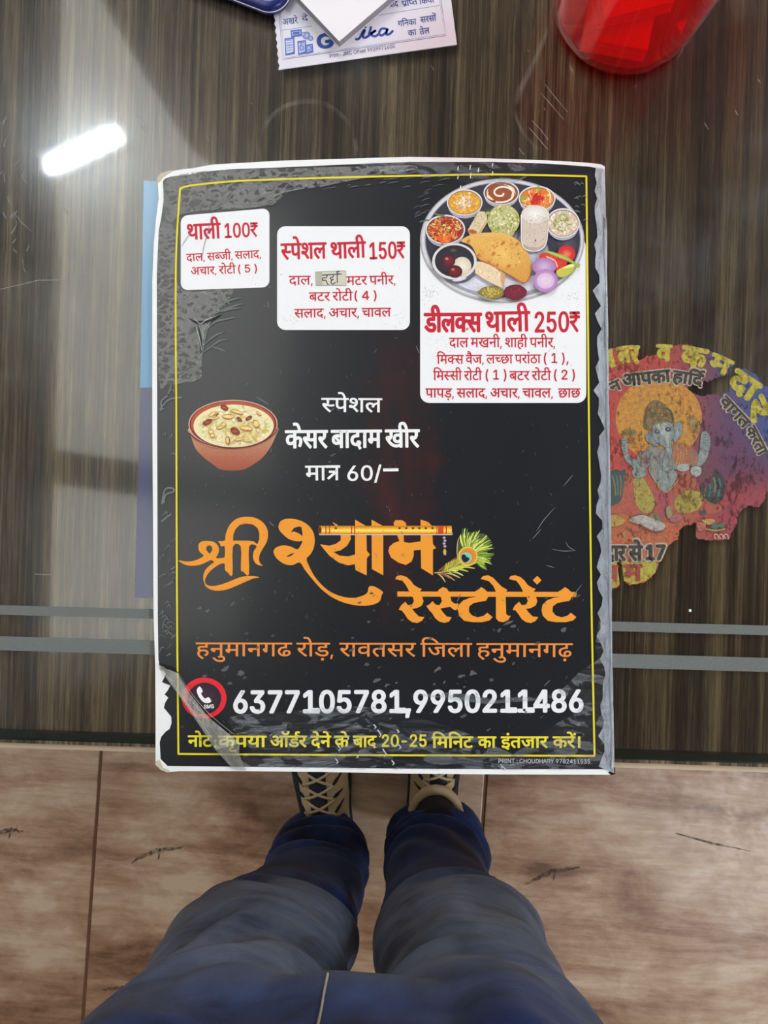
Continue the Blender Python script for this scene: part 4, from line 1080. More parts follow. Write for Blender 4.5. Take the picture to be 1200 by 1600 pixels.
# curled scuffs along the left margin
for i in range(34):
    y = rr.choice([rr.uniform(610, 1030), rr.uniform(860, 1030)]); x = rr.uniform(248, 268)
    a.line([(x, y), (x + rr.uniform(2, 8), y - rr.uniform(2, 10)), (x + rr.uniform(4, 14), y - rr.uniform(-3, 9))], rr.uniform(1, 2.6), (100, 103, 106), 4, True)
for s_ in ([(250, 640), (262, 626), (275, 622), (285, 621)], [(253, 788), (258, 765), (270, 763), (271, 768), (259, 773), (256, 786)], [(252, 815), (262, 807), (268, 803)], [(254, 640), (252, 628), (262, 618)]): a.line(s_, 2.6, (112, 115, 118), 4)
# bright nicks at top and bottom
for x, y in ((716, 260), (716, 275), (735, 258), (736, 270), (748, 262), (770, 255), (770, 268), (720, 290)): a.line([(x, y), (x - 1, y + rr.uniform(4, 9))], 1.5, (222, 226, 230), 0)
for x, y, l in ((540, 1148, 9), (527, 1163, 10), (524, 1185, 8), (590, 1140, 12), (598, 1170, 12), (556, 1178, 6), (782, 1194, 6), (612, 1188, 7), (584, 1132, 6), (552, 1155, 6), (620, 1140, 5), (786, 1198, 5), (622, 1162, 8)): a.line([(x, y), (x + 2 + l * .3, y + l * .7), (x + l * .2, y + l)], 1.7, (206, 208, 210), 0)
# the crease star at left
for l_ in ([(306, 502), (325, 502), (345, 492)], [(309, 508), (314, 530), (313, 550)], [(296, 497), (306, 504), (320, 506)]): a.line(l_, 3.2, (20, 22, 30), 4, True)
for l_ in ([(304, 497), (313, 506), (322, 500), (340, 493)], [(306, 510), (312, 530), (315, 548)], [(316, 510), (318, 530)]): a.line(l_, .9, (170, 174, 180), 4, True)
for l_ in ([(332, 335), (325, 362), (318, 388), (316, 405)], [(302, 358), (290, 375), (284, 385)], [(335, 322), (350, 300), (372, 280)]): a.line(l_, .9, (120, 124, 132), 4, True)
o = a.build('scratches', M['art'], menu); o['kind'] = 'stuff'

# loosened laminate: crackled nets with fingers, margin strip pale with haze and painted sheen, haze at the bottom
def zpoly(name, pts, z, mat, smooth=3):
    a_ = Art(z); a_.poly(pts, (255, 255, 255), smooth=smooth); return a_.build(name, M[mat], menu)
zpoly('crackled_film', [(258, 285), (285, 272), (340, 266), (440, 263), (560, 260), (640, 258), (645, 266), (560, 280), (500, 292), (450, 300), (430, 318), (380, 326), (330, 328), (285, 335), (262, 350), (256, 320)], MZ + .00046, 'crackle')
zpoly('crackled_film', [(248, 365), (270, 352), (278, 380), (275, 430), (290, 455), (340, 452), (365, 452), (356, 470), (330, 500), (318, 545), (315, 575), (312, 592), (280, 600), (262, 600), (248, 590)], MZ + .00046, 'crackle')
a = Art(MZ + .00048); a.step = 3e-7
for l_ in ([(340, 480), (355, 471), (377, 465)], [(335, 490), (360, 480), (381, 474)], [(345, 488), (360, 483), (376, 481)], [(318, 520), (335, 504), (352, 499), (368, 496)], [(318, 540), (335, 525), (350, 519)], [(316, 552), (335, 538), (345, 532), (356, 531)], [(330, 541), (342, 545), (352, 549)],
           [(312, 560), (308, 572), (296, 578), (280, 590)], [(270, 600), (285, 596), (303, 593)], [(268, 598), (266, 608), (262, 616)], [(345, 455), (352, 468), (360, 476)], [(330, 460), (345, 470), (352, 478)], [(296, 560), (310, 553), (314, 545)],
           [(400, 322), (425, 315), (440, 305)], [(380, 325), (400, 312), (430, 300)], [(330, 330), (350, 318), (365, 300)], [(420, 320), (428, 319)], [(390, 300), (410, 290), (440, 285)]):
    a.line(l_, 3.0, (104, 107, 108), 4, True)
for i in range(44):
    x = rr.uniform(440, 700); y = rr.uniform(262, 292) + (700 - x) * .03; l = rr.uniform(6, 22); a.line([(x, y), (x + l * .5, y - l * .16), (x + l, y - l * .2)], rr.uniform(.8, 2.0), (86, 90, 98), 4, True)
for i in range(16):
    x = rr.uniform(645, 672); y = rr.uniform(300, 350); l = rr.uniform(6, 16); a.line([(x, y), (x + l * .5, y - l * .3), (x + l, y - l * .36)], rr.uniform(.8, 1.8), (90, 94, 102), 4, True)
for i in range(12):
    x = rr.uniform(895, 912); y = rr.uniform(285, 345); l = rr.uniform(4, 10); a.line([(x, y), (x + l * .5, y - l * .3), (x + l, y + l * .1)], 1.2, (120, 126, 134), 4, True)
o = a.build('film_wrinkles', M['art'], menu); o['kind'] = 'stuff'
mar = []
for i, y in enumerate(range(262, 1210, 12)):
    wob = rr.uniform(-4, 5) + 6 * abs(noise.noise((i * .31, 3, 1))) * 3 - 4; mar.append((931 + (y - 262) * .011 + wob, y))
zpoly('loose_margin_film', mar + [(959.5, 1208), (956.5, 1016), (954.6, 788), (952, 672), (950, 500), (946.5, 340), (945, 262)], MZ + .0005, 'film', 0)  # pale colour is loose-film haze plus the curled film's bright reflection painted in
zpoly('loose_margin_film', [(930, 1010), (935, 1030), (905, 1050), (880, 1075), (850, 1088), (780, 1090), (700, 1082), (640, 1085), (760, 1100), (880, 1092), (915, 1100), (900, 1112), (870, 1130), (840, 1150), (800, 1180), (770, 1203), (958, 1204), (955, 1016), (950, 900), (940, 940)], MZ + .00054, 'hazefilm', 0)
zpoly('loose_margin_film', [(360, 1120), (450, 1112), (560, 1104), (640, 1118), (700, 1135), (760, 1160), (800, 1200), (380, 1198), (395, 1175), (372, 1150)], MZ + .00056, 'hazefilm', 3)
zpoly('loose_margin_film', [(560, 256), (640, 254), (780, 254), (870, 257), (840, 268), (790, 290), (740, 288), (700, 278), (640, 276)], MZ + .00054, 'hazefilm', 3)
# raised glossy bead of film along the right edge
pts = [P(945.2 + (y - 340) * .0135, y, MZ + .0004) for y in range(340, 1205, 20)]
tube('film_bead', pts, [.0008 + .0003 * sin(i * .9) for i in range(len(pts))], M['film'], menu, 8)
# peeled strip of laminate folded over the corner
fr = lambda x, y: (220 + x / 3, 980 + y / 3)
Z = MZ
strip = [((80, 172), .0007), ((175, 213), .0012), ((120, 230), .0016), ((228, 298), .0020), ((200, 330), .0032), ((320, 408), .0036), ((280, 440), .0046), ((412, 482), .0042), ((360, 560), .0050), ((474, 530), .0056), ((430, 655), .0016), ((468, 582), .0040), ((497, 668), .0012)]
vs = [P(*fr(*p), MZ)[:2] + (MZ + h,) for p, h in strip]
fs = [(0, 1, 2), (1, 3, 2), (2, 3, 4), (3, 5, 4), (4, 5, 6), (5, 7, 6), (6, 7, 8), (7, 9, 8), (8, 9, 10), (9, 11, 10), (10, 11, 12)]
o = link('peeled_film', mesh('peeled_film', vs, [tuple(reversed(f)) for f in fs]), M['tape'], menu)
a = Art(MZ + .0010, frame=(220, 980, 3))
for l_ in ([(80, 172), (140, 192), (178, 215)], [(92, 182), (120, 205), (160, 222)], [(110, 190), (150, 205)]): a.line(l_, 5, (24, 22, 22), 3, True)
for l_ in ([(82, 175), (200, 330), (360, 560), (432, 655)], [(178, 215), (230, 300), (330, 415), (474, 530)], [(225, 330), (300, 420), (380, 540), (445, 620)], [(474, 530), (440, 600), (432, 655)]): a.line(l_, 1.6, (206, 206, 200), 4, True)
a.build('film_crease', M['art'], menu)

# ------------------------------------------------------------------ blue card under the menu
bc = empty('leaflet', P(300, 600, TZ), 'blue and indigo leaflet poking out under the left edge of the menu', 'leaflet')
prism('sky_blue_half', mpt([(225, 283), (320, 286), (320, 606), (219.5, 606)], TZ), TZ + .0001, TZ + .0005, M['bluecard'], bc)
prism('indigo_half', mpt([(219.5, 606.2), (320, 606.2), (320, 935), (211, 934)], TZ), TZ + .0001, TZ + .0005, M['navycard'], bc)

# ------------------------------------------------------------------ torn sticker on the table
SZ = TZ + .00012
st = empty('torn_sticker', P(1060, 740, TZ), 'torn colourful Ganesha sticker on the table right of the menu', 'sticker')
SF = (900, 500, 3.4767)
a = Art(SZ, frame=SF, step=2e-6)
def jag(pts, amp=5, n=4, seed=2):
    r_ = random.Random(seed); out = []
    for i in range(len(pts)):
        p = pts[i]; q = pts[(i + 1) % len(pts)]
        for k_ in range(n): t_ = k_ / n; out.append((p[0] + (q[0] - p[0]) * t_ + (r_.uniform(-amp, amp) if k_ else 0), p[1] + (q[1] - p[1]) * t_ + (r_.uniform(-amp, amp) if k_ else 0)))
    return out
outl = [(140, 175), (230, 145), (320, 138), (345, 190), (330, 222), (400, 195), (480, 178), (520, 140), (600, 128), (700, 160), (780, 185), (855, 230), (835, 290), (740, 325), (650, 345), (605, 372), (585, 412),
        (640, 398), (700, 412), (800, 400), (835, 395), (835, 345), (900, 262), (960, 285), (1010, 345), (1100, 420), (1180, 560), (1190, 760), (1120, 900), (1040, 930), (1030, 970), (995, 1015), (930, 1012), (882, 1050), (862, 1130), (830, 1192), (740, 1200), (700, 1190), (655, 1188),
        (650, 1105), (600, 1112), (560, 1140), (552, 1195), (490, 1225), (450, 1280), (435, 1370), (380, 1422), (290, 1442), (262, 1420), (250, 1310), (215, 1270), (205, 1300), (238, 1440), (200, 1462), (140, 1462)]
def sgrad(p):
    x, y = p
    red = (206, 70, 64); org = (214, 112, 66); blu = (58, 84, 160); pur = (98, 58, 112); mag = (176, 60, 84)
    u = max(0, min(1, (x - 480) / 330))
    if True:
        b_ = [red[i] * (1 - u) + pur[i] * u for i in range(3)]
        w_ = max(0, min(1, (x - 760 - (y - 380) * .45) / 160)); b_ = [b_[i] * (1 - w_) + blu[i] * w_ for i in range(3)]
        w_ = max(0, min(1, (y - 620) / 300)) * max(0, min(1, (x - 650) / 200)); b_ = [b_[i] * (1 - w_) + (118, 44, 88)[i] * w_ for i in range(3)]
    lo = max(0, min(1, (y - 820) / 130)); b_ = [b_[i] * (1 - lo) + (org[i] * (1 - u) + mag[i] * u) * lo for i in range(3)]
    return b_
# fill as a fine grid so the ink can blend across the sheet, clipped to the torn outline
o_j = jag(outl, 6, 4)
def inside(x, y, poly):
    c_ = False; n_ = len(poly); j = n_ - 1
    for i in range(n_):
        xi, yi = poly[i]; xj, yj = poly[j]
        if (yi > y) != (yj > y) and x < (xj - xi) * (y - yi) / (yj - yi) + xi: c_ = not c_
        j = i
    return c_
G = 7
grid = {}
bare = jag([(362, 335), (408, 335), (402, 440), (372, 438)], 5, 4, 5)
for gx in range(20, 172):
    for gy in range(17, 212):
        x, y = gx * G, gy * G
        if inside(x + G / 2, y + G / 2, o_j) and not inside(x + G / 2, y + G / 2, bare):
            ids = []
            for dx, dy in ((0, 1), (1, 1), (1, 0), (0, 0)):
                kk = (gx + dx, gy + dy)
                if kk not in grid:
                    grid[kk] = len(a.v); rx_ = noise.noise((kk[0] * .7, kk[1] * .7, 0)) * 4
                    a.v.append((*a.xf((kk[0] * G + rx_, kk[1] * G - rx_)), a.z)); a.c.append(lin([max(0, min(255, v * R.uniform(.9, 1.1))) for v in sgrad((kk[0] * G, kk[1] * G))]))
                ids.append(grid[kk])
            a.f.append(tuple(ids))
a.up()
a.poly([p for p in jag([(186, 1312), (438, 1312), (432, 1372), (380, 1415), (300, 1436), (262, 1415), (252, 1330), (238, 1312), (222, 1318), (236, 1430), (200, 1455), (150, 1455), (150, 1312)], 3, 3)], (206, 196, 66))
# sun disc
disc = [(450 + 234 * cos(radians(t_)), 535 + 226 * sin(radians(t_))) for t_ in range(0, 360, 6)]
disc = [p for p in disc if not (p[0] > 575 and p[1] < 400) ]
a.poly([p for p in disc if not (355 < p[0] < 412 and p[1] < 400)], (222, 160, 60), grad=lambda p: (226, 158, 60))
a.ell(460, 560, 150, 150, (228, 176, 66), (224, 160, 60), n=40)
base = a
# wood seen through where the sticker is scraped off the disc
a.build('sticker_sheet', M['sticker'], st)
a = Art(SZ + .00006, frame=(940, 600, 5.4545), step=2e-6)
SK = (150, 166, 164); SKD = (96, 116, 122); SKL = (184, 196, 190)
def blob(pts, c1, outline=None, w_=5):
    if outline: a.line(pts, w_, outline, 4, closed=True)
    a.poly(pts, c1, smooth=4)
# cushions
for cx, sgn in ((120, 1), (945, -1)):
    a.ell(cx, 880, 110 if cx > 500 else 100, 150, (40, 76, 84), (28, 46, 58), n=30)
    for k_ in range(4): a.line([(cx - 80 + 45 * k_, 780 + 8 * k_), (cx - 60 + 42 * k_, 870), (cx - 70 + 40 * k_, 960)], 14, (50, 140, 136) if k_ % 2 else (150, 140, 80), 4)
a.poly([(75, 760), (75, 1040), (100, 1040), (180, 960), (215, 740), (160, 740)], (36, 84, 90), smooth=3)
for k_ in range(4): a.line([(90 + 34 * k_, 780), (110 + 28 * k_, 850), (120 + 20 * k_, 950)], 12, (54, 140, 132) if k_ % 2 else (160, 120, 70), 4)
# purple throne side
blob([(860, 680), (900, 640), (960, 650), (940, 800), (900, 880), (830, 850), (810, 800), (860, 760)], (122, 58, 88), (80, 36, 60))
# conch and disc held high
blob([(730, 300), (760, 285), (800, 300), (835, 330), (840, 390), (820, 430), (790, 390), (750, 350)], (170, 140, 80), (96, 84, 60), 6)
a.ell(780, 325, 24, 16, (190, 160, 90)); a.ell(800, 360, 22, 14, (150, 120, 70))
a.ell(235, 415, 66, 34, (150, 128, 60), (170, 140, 66)); a.line([(170, 400), (240, 430), (290, 400)], 6, (92, 84, 60), 4); a.line([(240, 365), (246, 460)], 8, (96, 88, 60)); a.ell(245, 415, 20, 16, (110, 100, 70))
# shawl / lower robe
blob([(215, 720), (290, 800), (380, 790), (470, 900), (560, 930), (650, 860), (690, 740), (780, 760), (830, 900), (900, 1000), (1020, 1040), (1000, 1090), (900, 1110), (820, 1080), (700, 1140), (560, 1170), (480, 1150), (350, 1110), (250, 1120), (160, 1090), (80, 1110), (76, 1050), (160, 1000), (190, 880)], (196, 96, 76), (150, 62, 52))
blob([(440, 900), (540, 930), (620, 900), (560, 1020), (540, 1140), (500, 1130), (470, 1010)], (190, 80, 96), None)
# knees with yellow-green dhoti
blob([(272, 810), (340, 795), (385, 850), (430, 940), (455, 1020), (420, 1090), (350, 1090), (290, 1010), (275, 900)], (190, 176, 76), (140, 110, 60))
blob([(620, 1000), (680, 930), (760, 900), (840, 930), (860, 1000), (820, 1070), (730, 1100), (650, 1090)], (186, 172, 72), (140, 110, 60))
specks(345, 930, 50, 90, 50, [(206, 190, 90), (160, 150, 60), (214, 140, 80)], 5, 12, 21); specks(745, 1000, 90, 70, 60, [(206, 190, 90), (160, 150, 60), (206, 120, 76)], 5, 12, 22)
# belly and chest
blob([(400, 720), (440, 690), (520, 720), (600, 720), (640, 780), (600, 870), (550, 920), (490, 880), (430, 800)], SK, SKD)
blob([(380, 560), (430, 530), (520, 560), (610, 520), (700, 540), (760, 580), (760, 680), (680, 720), (560, 730), (440, 720), (390, 650)], (150, 152, 146), SKD)
blob([(610, 520), (660, 500), (760, 540), (780, 600), (740, 680), (650, 700), (610, 620)], (196, 112, 80), (150, 140, 70))
for k_ in range(4): a.line([(640 + 26 * k_, 520), (650 + 24 * k_, 600), (636 + 20 * k_, 690)], 6, (206, 170, 90), 4)
a.line([(430, 700), (470, 860), (545, 925), (620, 860), (700, 740)], 9, (200, 140, 84), 5)
# arms
blob([(160, 480), (200, 460), (225, 500), (220, 580), (250, 630), (300, 650), (360, 700), (330, 720), (260, 710), (205, 650), (180, 580)], SK, SKD)
for k_ in range(4): a.line([(160, 490 + 22 * k_), (205, 480 + 22 * k_)], 6, SKD)
blob([(260, 740), (310, 700), (370, 720), (380, 770), (320, 800), (270, 790)], SK, SKD)
blob([(310, 600), (350, 570), (400, 590), (410, 670), (380, 720), (330, 700), (300, 650)], (150, 140, 138), SKD); a.ell(365, 655, 22, 26, (196, 110, 110), (150, 120, 110))
blob([(850, 420), (890, 405), (920, 460), (915, 560), (880, 660), (820, 700), (790, 650), (830, 590), (840, 500)], SK, SKD)
for k_ in range(4): a.line([(862, 430 + 22 * k_), (912, 440 + 22 * k_)], 6, SKD)
blob([(760, 720), (800, 700), (845, 720), (840, 770), (800, 790), (765, 770)], SKL, SKD); a.line([(775, 750), (800, 735), (825, 745)], 5, (90, 130, 70))
blob([(640, 700), (690, 680), (740, 690), (740, 730), (690, 745), (650, 735)], SKL, SKD)
blob([(750, 580), (800, 570), (820, 640), (800, 690), (760, 690)], (170, 120, 100), SKD)
# ears
blob([(610, 370), (650, 325), (685, 350), (680, 420), (640, 480), (615, 490)], SK, (70, 92, 104), 8); a.ell(645, 405, 18, 40, (206, 206, 196), SK)
blob([(435, 400), (400, 420), (375, 470), (420, 510), (480, 530), (470, 470)], SK, (70, 92, 104), 7); a.ell(392, 438, 22, 18, (80, 120, 150), (150, 176, 190))
# head and trunk
blob([(430, 400), (445, 345), (510, 315), (580, 330), (612, 380), (612, 450), (590, 500), (598, 580), (575, 660), (560, 700), (600, 700), (590, 730), (540, 740), (505, 710), (500, 670), (535, 610), (540, 545), (500, 520), (450, 480)], SK, (70, 88, 96), 8)
a.poly([(470, 350), (530, 330), (580, 360), (570, 480), (575, 580), (555, 560), (545, 470), (490, 420)], SKL, smooth=4)
for k_ in range(9): a.line([(536 - k_ * .8, 540 + k_ * 17), (566, 546 + k_ * 17), (592 - k_ * 3, 540 + k_ * 17)], 3, SKD, 3)
a.line([(535, 600), (520, 650), (515, 690)], 6, SKD, 4); a.line([(556, 640), (530, 680), (540, 705)], 5, (210, 206, 196), 4)
a.ell(564, 386, 26, 22, (40, 54, 70), (60, 76, 90)); a.ell(470, 408, 24, 18, (40, 54, 70), (60, 76, 90), ang=20); a.ell(566, 384, 7, 6, (190, 206, 214)); a.ell(472, 406, 7, 6, (190, 206, 214))
a.line([(440, 390), (470, 378), (500, 392)], 5, (70, 84, 90), 4); a.line([(535, 365), (565, 350), (595, 368)], 5, (70, 84, 90), 4); a.line([(500, 345), (505, 375)], 7, (190, 120, 80))
# crown
blob([(375, 380), (362, 330), (375, 240), (400, 180), (440, 145), (500, 155), (560, 200), (600, 250), (612, 330), (560, 310), (500, 315), (440, 345), (415, 385)], (150, 128, 76), (84, 90, 70), 9)
specks(480, 250, 100, 90, 150, [(176, 150, 90), (120, 110, 70), (190, 170, 110), (150, 96, 60), (110, 120, 80)], 6, 15, 23)
a.line([(540, 200), (590, 240), (605, 320)], 9, (56, 70, 80), 4); a.line([(385, 240), (370, 320), (385, 370)], 8, (70, 84, 84), 4)
# hanging feet and the offerings
blob([(545, 1060), (580, 1040), (600, 1090), (590, 1130), (560, 1140)], (160, 150, 110), SKD); blob([(400, 1120), (450, 1100), (500, 1130), (510, 1170), (450, 1180), (410, 1160)], (140, 126, 90), (96, 90, 70))
blob([(230, 1160), (330, 1115), (420, 1140), (530, 1190), (520, 1240), (440, 1250), (330, 1200)], (196, 194, 184), (120, 80, 100), 7)
a.line([(200, 1215), (290, 1262), (370, 1225), (430, 1255), (520, 1255)], 10, (130, 70, 110), 5); a.line([(240, 1170), (330, 1215), (440, 1250)], 5, (190, 80, 80), 5)
blob([(78, 1120), (140, 1120), (190, 1150), (180, 1190), (80, 1215)], (196, 160, 80), (140, 120, 70)); a.ell(190, 1280, 14, 26, (170, 160, 120))
blob([(850, 1160), (940, 1150), (960, 1180), (900, 1200)], (206, 170, 90), None); a.ell(960, 1212, 32, 26, (60, 130, 140), (70, 110, 120)); a.ell(1020, 1205, 30, 22, (60, 120, 90), (80, 130, 90)); a.line([(880, 1235), (970, 1248), (1050, 1235)], 12, (206, 200, 110), 4); a.ell(865, 1095, 26, 22, (50, 90, 100))
blob([(600, 1120), (700, 1120), (650, 1170), (580, 1170)], (190, 110, 120), None); blob([(810, 1180), (880, 1190), (870, 1240), (820, 1250)], (206, 120, 96), None)
for k_ in range(3): a.line([(968 + 42 * k_, 1320), (955 + 42 * k_, 1290), (975 + 42 * k_, 1280), (988 + 42 * k_, 1296), (990 + 42 * k_, 1325)], 8, (226, 196, 170), 4)
a.build('deity_picture', M['sticker'], st)
# lettering round the sticker
a = Art(SZ + .00006, frame=(0, 0, 1))
def stext(t_, p, q, h, col, edge=None, bold=.05, **kw):
    if edge: 
        wordline(a, t_, (p[0] - .8, p[1] - .8), (q[0] + .8, q[1] - .8), h + 1.6, edge, bold=bold + .05, **kw)
    wordline(a, t_, p, q, h, col, bold=bold, **kw)
YS = (214, 200, 66); BK = (36, 36, 36); PE = (206, 196, 176)
stext('त', (945, 549), (955, 546), 26, YS, bold=.06); stext('ल', (964, 544), (982, 541), 24, YS, bold=.06); stext('र', (985, 541), (998, 541), 26, YS, bold=.06); stext('व', (1027, 539), (1049, 540), 24, YS, bold=.06)
stext('क', (1068, 541), (1106, 548), 28, YS, bold=.07); stext('म', (1115, 552), (1146, 566), 24, YS, bold=.07)
stext('दा', (1152, 577), (1190, 603), 30, YS, bold=.07); stext('र', (1190, 617), (1206, 650), 30, YS, bold=.07)
stext('न', (950, 600), (966, 593), 15, BK, PE); stext('आपका', (972, 586), (1046, 578), 18, BK, PE); stext('हार्दि', (1053, 579), (1100, 587), 17, BK, PE)
stext('वागत', (1134, 618), (1173, 660), 15, BK, PE); stext('करता', (1178, 664), (1199, 706), 15, BK, PE)
stext('दार', (946, 853.5), (977, 853.5), 22, BK, PE); stext('से', (983, 853.5), (1003, 853.5), 22, BK, PE); stext('17', (1010, 852), (1038, 852), 22, BK, PE, fit='x', base_h=.728)
stext('य', (950, 884), (965, 884), 24, (186, 60, 60)); stext('म', (975, 883), (1003, 883), 24, (186, 60, 60))
a.build('sticker_lettering', M['sticker'], st)
tag(lathe('paper_speck', [(.0001, .0003), (.0007, .0003), (.0008, 0)], (*P(1078, 954, TZ)[:2], TZ + .0001), M['paper'], None, 12), 'tiny white paper speck on the glass above the right frosted band', 'speck')

# ------------------------------------------------------------------ letter sheet, notebook, tray, red jar
LZ = TZ + .0006
sh = empty('letter_sheet', P(560, 60, TZ), 'white perforated printed letter sheet with blue print under the notebook', 'paper')
pf = []
for i in range(23):
    t_ = i / 22; x = 423.5 + 11.5 * t_; y = -22 + 130 * t_; pf.append((x + (2.2 if i % 2 else 0), y))
prism('sheet', mpt([(414, -140), (690, -170), (705, 0), (714, 69.5)] + [(435.5, 109)] + pf[::-1], LZ), TZ + .0001, LZ, M['letterpaper'], sh)
LB_ = (52, 66, 140); F4 = (420, 0, 4)
a = Art(LZ + .00004, frame=F4)
for off, w_ in ((0, 3.5), (9, 2)):
    a.line([(60 + off, 30), (88 + off, 372 - off), (1108 - off, 222 - off), (1070 - off, -40)], w_, LB_)
a.line([(78, 190), (268, 163)], 2.2, LB_); a.line([(680, 96), (1066, 34)], 2.2, LB_)
a.build('ruled_border', M['art'], sh)
lettering('blue_lettering', [('अखरे', (85, 122), (178, 108), 36, LB_, {}), ('दे', (205, 100), (244, 95), 32, LB_, {}), ('प्राप्त', (830, 8), (925, -8), 34, LB_, {}), ('वाद', (748, 15), (806, 5), 34, LB_, {}), ('किया', (938, -5), (1030, -20), 34, LB_, {}),
                           ('गनिका', (805, 133), (920, 118), 34, LB_, {}), ('सरसों', (945, 108), (1045, 93), 36, LB_, {}), ('का', (868, 192), (920, 184), 34, LB_, {}), ('तेल', (940, 182), (1002, 173), 36, LB_, {}),
                           ('Print- JMC Offset 9929971600', (378, 338), (786, 276), 24, (40, 40, 80), dict(fit='x', base_h=.728, bold=0.0))], sh, z=LZ + .00006, frame=F4)
a = Art(LZ + .00006, frame=F4)
wordline(a, 'G', (300, 222), (392, 207), 84, (36, 70, 150), bold=.05, fit='x', base_h=.728)
for s_ in ([(540, 244), (565, 240), (590, 195), (600, 190), (588, 225), (600, 236), (622, 225)], [(640, 165), (622, 232)], [(622, 225), (655, 198), (668, 192), (640, 212), (662, 228), (685, 214)], [(735, 180), (705, 180), (690, 205), (702, 222), (730, 205), (742, 178), (735, 212), (752, 214), (778, 190)]):
    a.line(s_, 15, (44, 66, 156), 5)
a.ell(604, 170, 8, 7, (44, 66, 156))
a.build('script_lettering', M['art'], sh)
a = Art(LZ + .00006, frame=F4)
r_ = random.Random(4); BL2 = (74, 100, 180)
for x0, y0, x1, y1 in ((98, 240, 160, 348), (135, 190, 205, 235), (178, 258, 232, 345), (228, 280, 275, 338)):
    a.poly([(x0, y0), (x1, y0 - 8), (x1 + 4, y1 - 10), (x0 + 6, y1)], BL2); a.poly([(x0 + 8, y0 + 10), (x1 - 8, y0 + 2), (x1 - 6, y1 - 24), (x0 + 12, y1 - 12)], (190, 196, 226))
    for q in range(5): yy = y0 + 14 + q * (y1 - y0 - 30) / 5; a.line([(x0 + 14, yy), (x1 - 12, yy - 6)], r_.uniform(3, 8), BL2)
for x, y, r0 in ((235, 222, 24), (262, 240, 16), (215, 215, 14), (206, 300, 16), (250, 300, 18)): a.ell(x, y, r0, r0, (190, 196, 226), BL2)
a.build('oil_tins_drawing', M['art'], sh)

NB = LZ + .0001; NT_ = NB + .0062
nb = empty('notebook', P(530, 0, NB), 'white covered notebook lying askew on the letter sheet', 'notebook')
k2 = (CAMZ - NB) / FPX
ap = Vector(P(531, 76, NB)[:2])
dl = (Vector(P(448, -12, NB)[:2]) - ap).normalized(); dr = (Vector(P(622, -2, NB)[:2]) - ap).normalized()
A0 = ap; A1 = ap + dl * .115; A3 = ap + dr * .15; A2 = A1 + dr * .15
prism('page_block', [tuple(A0 + (dl + dr) * .0005), tuple(A1), tuple(A2), tuple(A3)], NB + .0004, NT_ - .0005, M['pages'], nb)
prism('cover', [tuple(A0), tuple(A1 - dl * -.0006), tuple(A2 + dr * .0006), tuple(A3)], NT_ - .0005, NT_, M['notebook'], nb)
prism('cover', [tuple(A0), tuple(A1), tuple(A2), tuple(A3)], NB, NB + .0004, M['notebook'], nb)

# navy tray, its rounded corner poking into the frame
tr = empty('pouch_tray', P(380, -60, TZ), 'navy blue rimmed black tray at the top edge beside the notebook', 'tray')
cor = Vector(P(433, 26, TZ)[:2]); d1 = (Vector(P(345, 0, TZ)[:2]) - Vector(P(407, 24, TZ)[:2])).normalized(); d2 = Vector((-d1.y, d1.x)) * -1
if d2.y < 0: d2 = -d2
cor = Vector(P(441, 37, TZ)[:2])
def rounded(q0, u, v, lu, lv, r, n=10):
    pts = []
    for (cx, cy, s0) in ((r, r, 180), (lu - r, r, 270), (lu - r, lv - r, 0), (r, lv - r, 90)):
        for i in range(n + 1):
            th = radians(s0 + 90 * i / n); pts.append(q0 + u * (cx + r * cos(th)) + v * (cy + r * sin(th)))
    return pts
def ringmesh(name, loops, mat, parent, cap=(True, True)):
    n = len(loops[0]); vs = [p for lo in loops for p in lo]; fs = []
    for i in range(len(loops) - 1):
        for q in range(n):
            q2 = (q + 1) % n; fs.append((i * n + q, i * n + q2, (i + 1) * n + q2, (i + 1) * n + q))
    if cap[0]: fs.append(tuple(range(n))[::-1])
    if cap[1]: fs.append(tuple((len(loops) - 1) * n + q for q in range(n)))
    me = mesh(name, vs, fs, True)
    bm = bmesh.new(); bm.from_mesh(me); bmesh.ops.recalc_face_normals(bm, faces=bm.faces); bm.to_mesh(me); bm.free()
    return link(name, me, mat, parent)
def rl(inset, z): return [(p.x, p.y, z) for p in rounded(cor + d1 * inset + d2 * inset, d1, d2, .16 - 2 * inset, .085 - 2 * inset, .0105 - inset * .8)]
z0 = TZ + .0062 if False else TZ + .0002
ringmesh('tray_rim', [rl(.0015, z0), rl(.0, z0 + .002), rl(0, z0 + .006), rl(.0012, z0 + .0075), rl(.0052, z0 + .0075), rl(.0062, z0 + .0062), rl(.0062, z0 + .003)], M['navy'], tr, (True, True))
ringmesh('black_insert', [rl(.0066, z0 + .0031), rl(.0066, z0 + .0052), rl(.0072, z0 + .0058)], M['black'], tr)
vs, fs = tube_pts(rl(.0088, z0 + .0060), .00035, 6, True); link('brass_line', mesh('brass_line', vs, fs, True), M['gold'], tr)
vs, fs = tube_pts(rl(-.0004, z0 + .0048), .0003, 6, True); link('pale_piping', mesh('pale_piping', vs, fs, True), M['letterpaper'], tr)

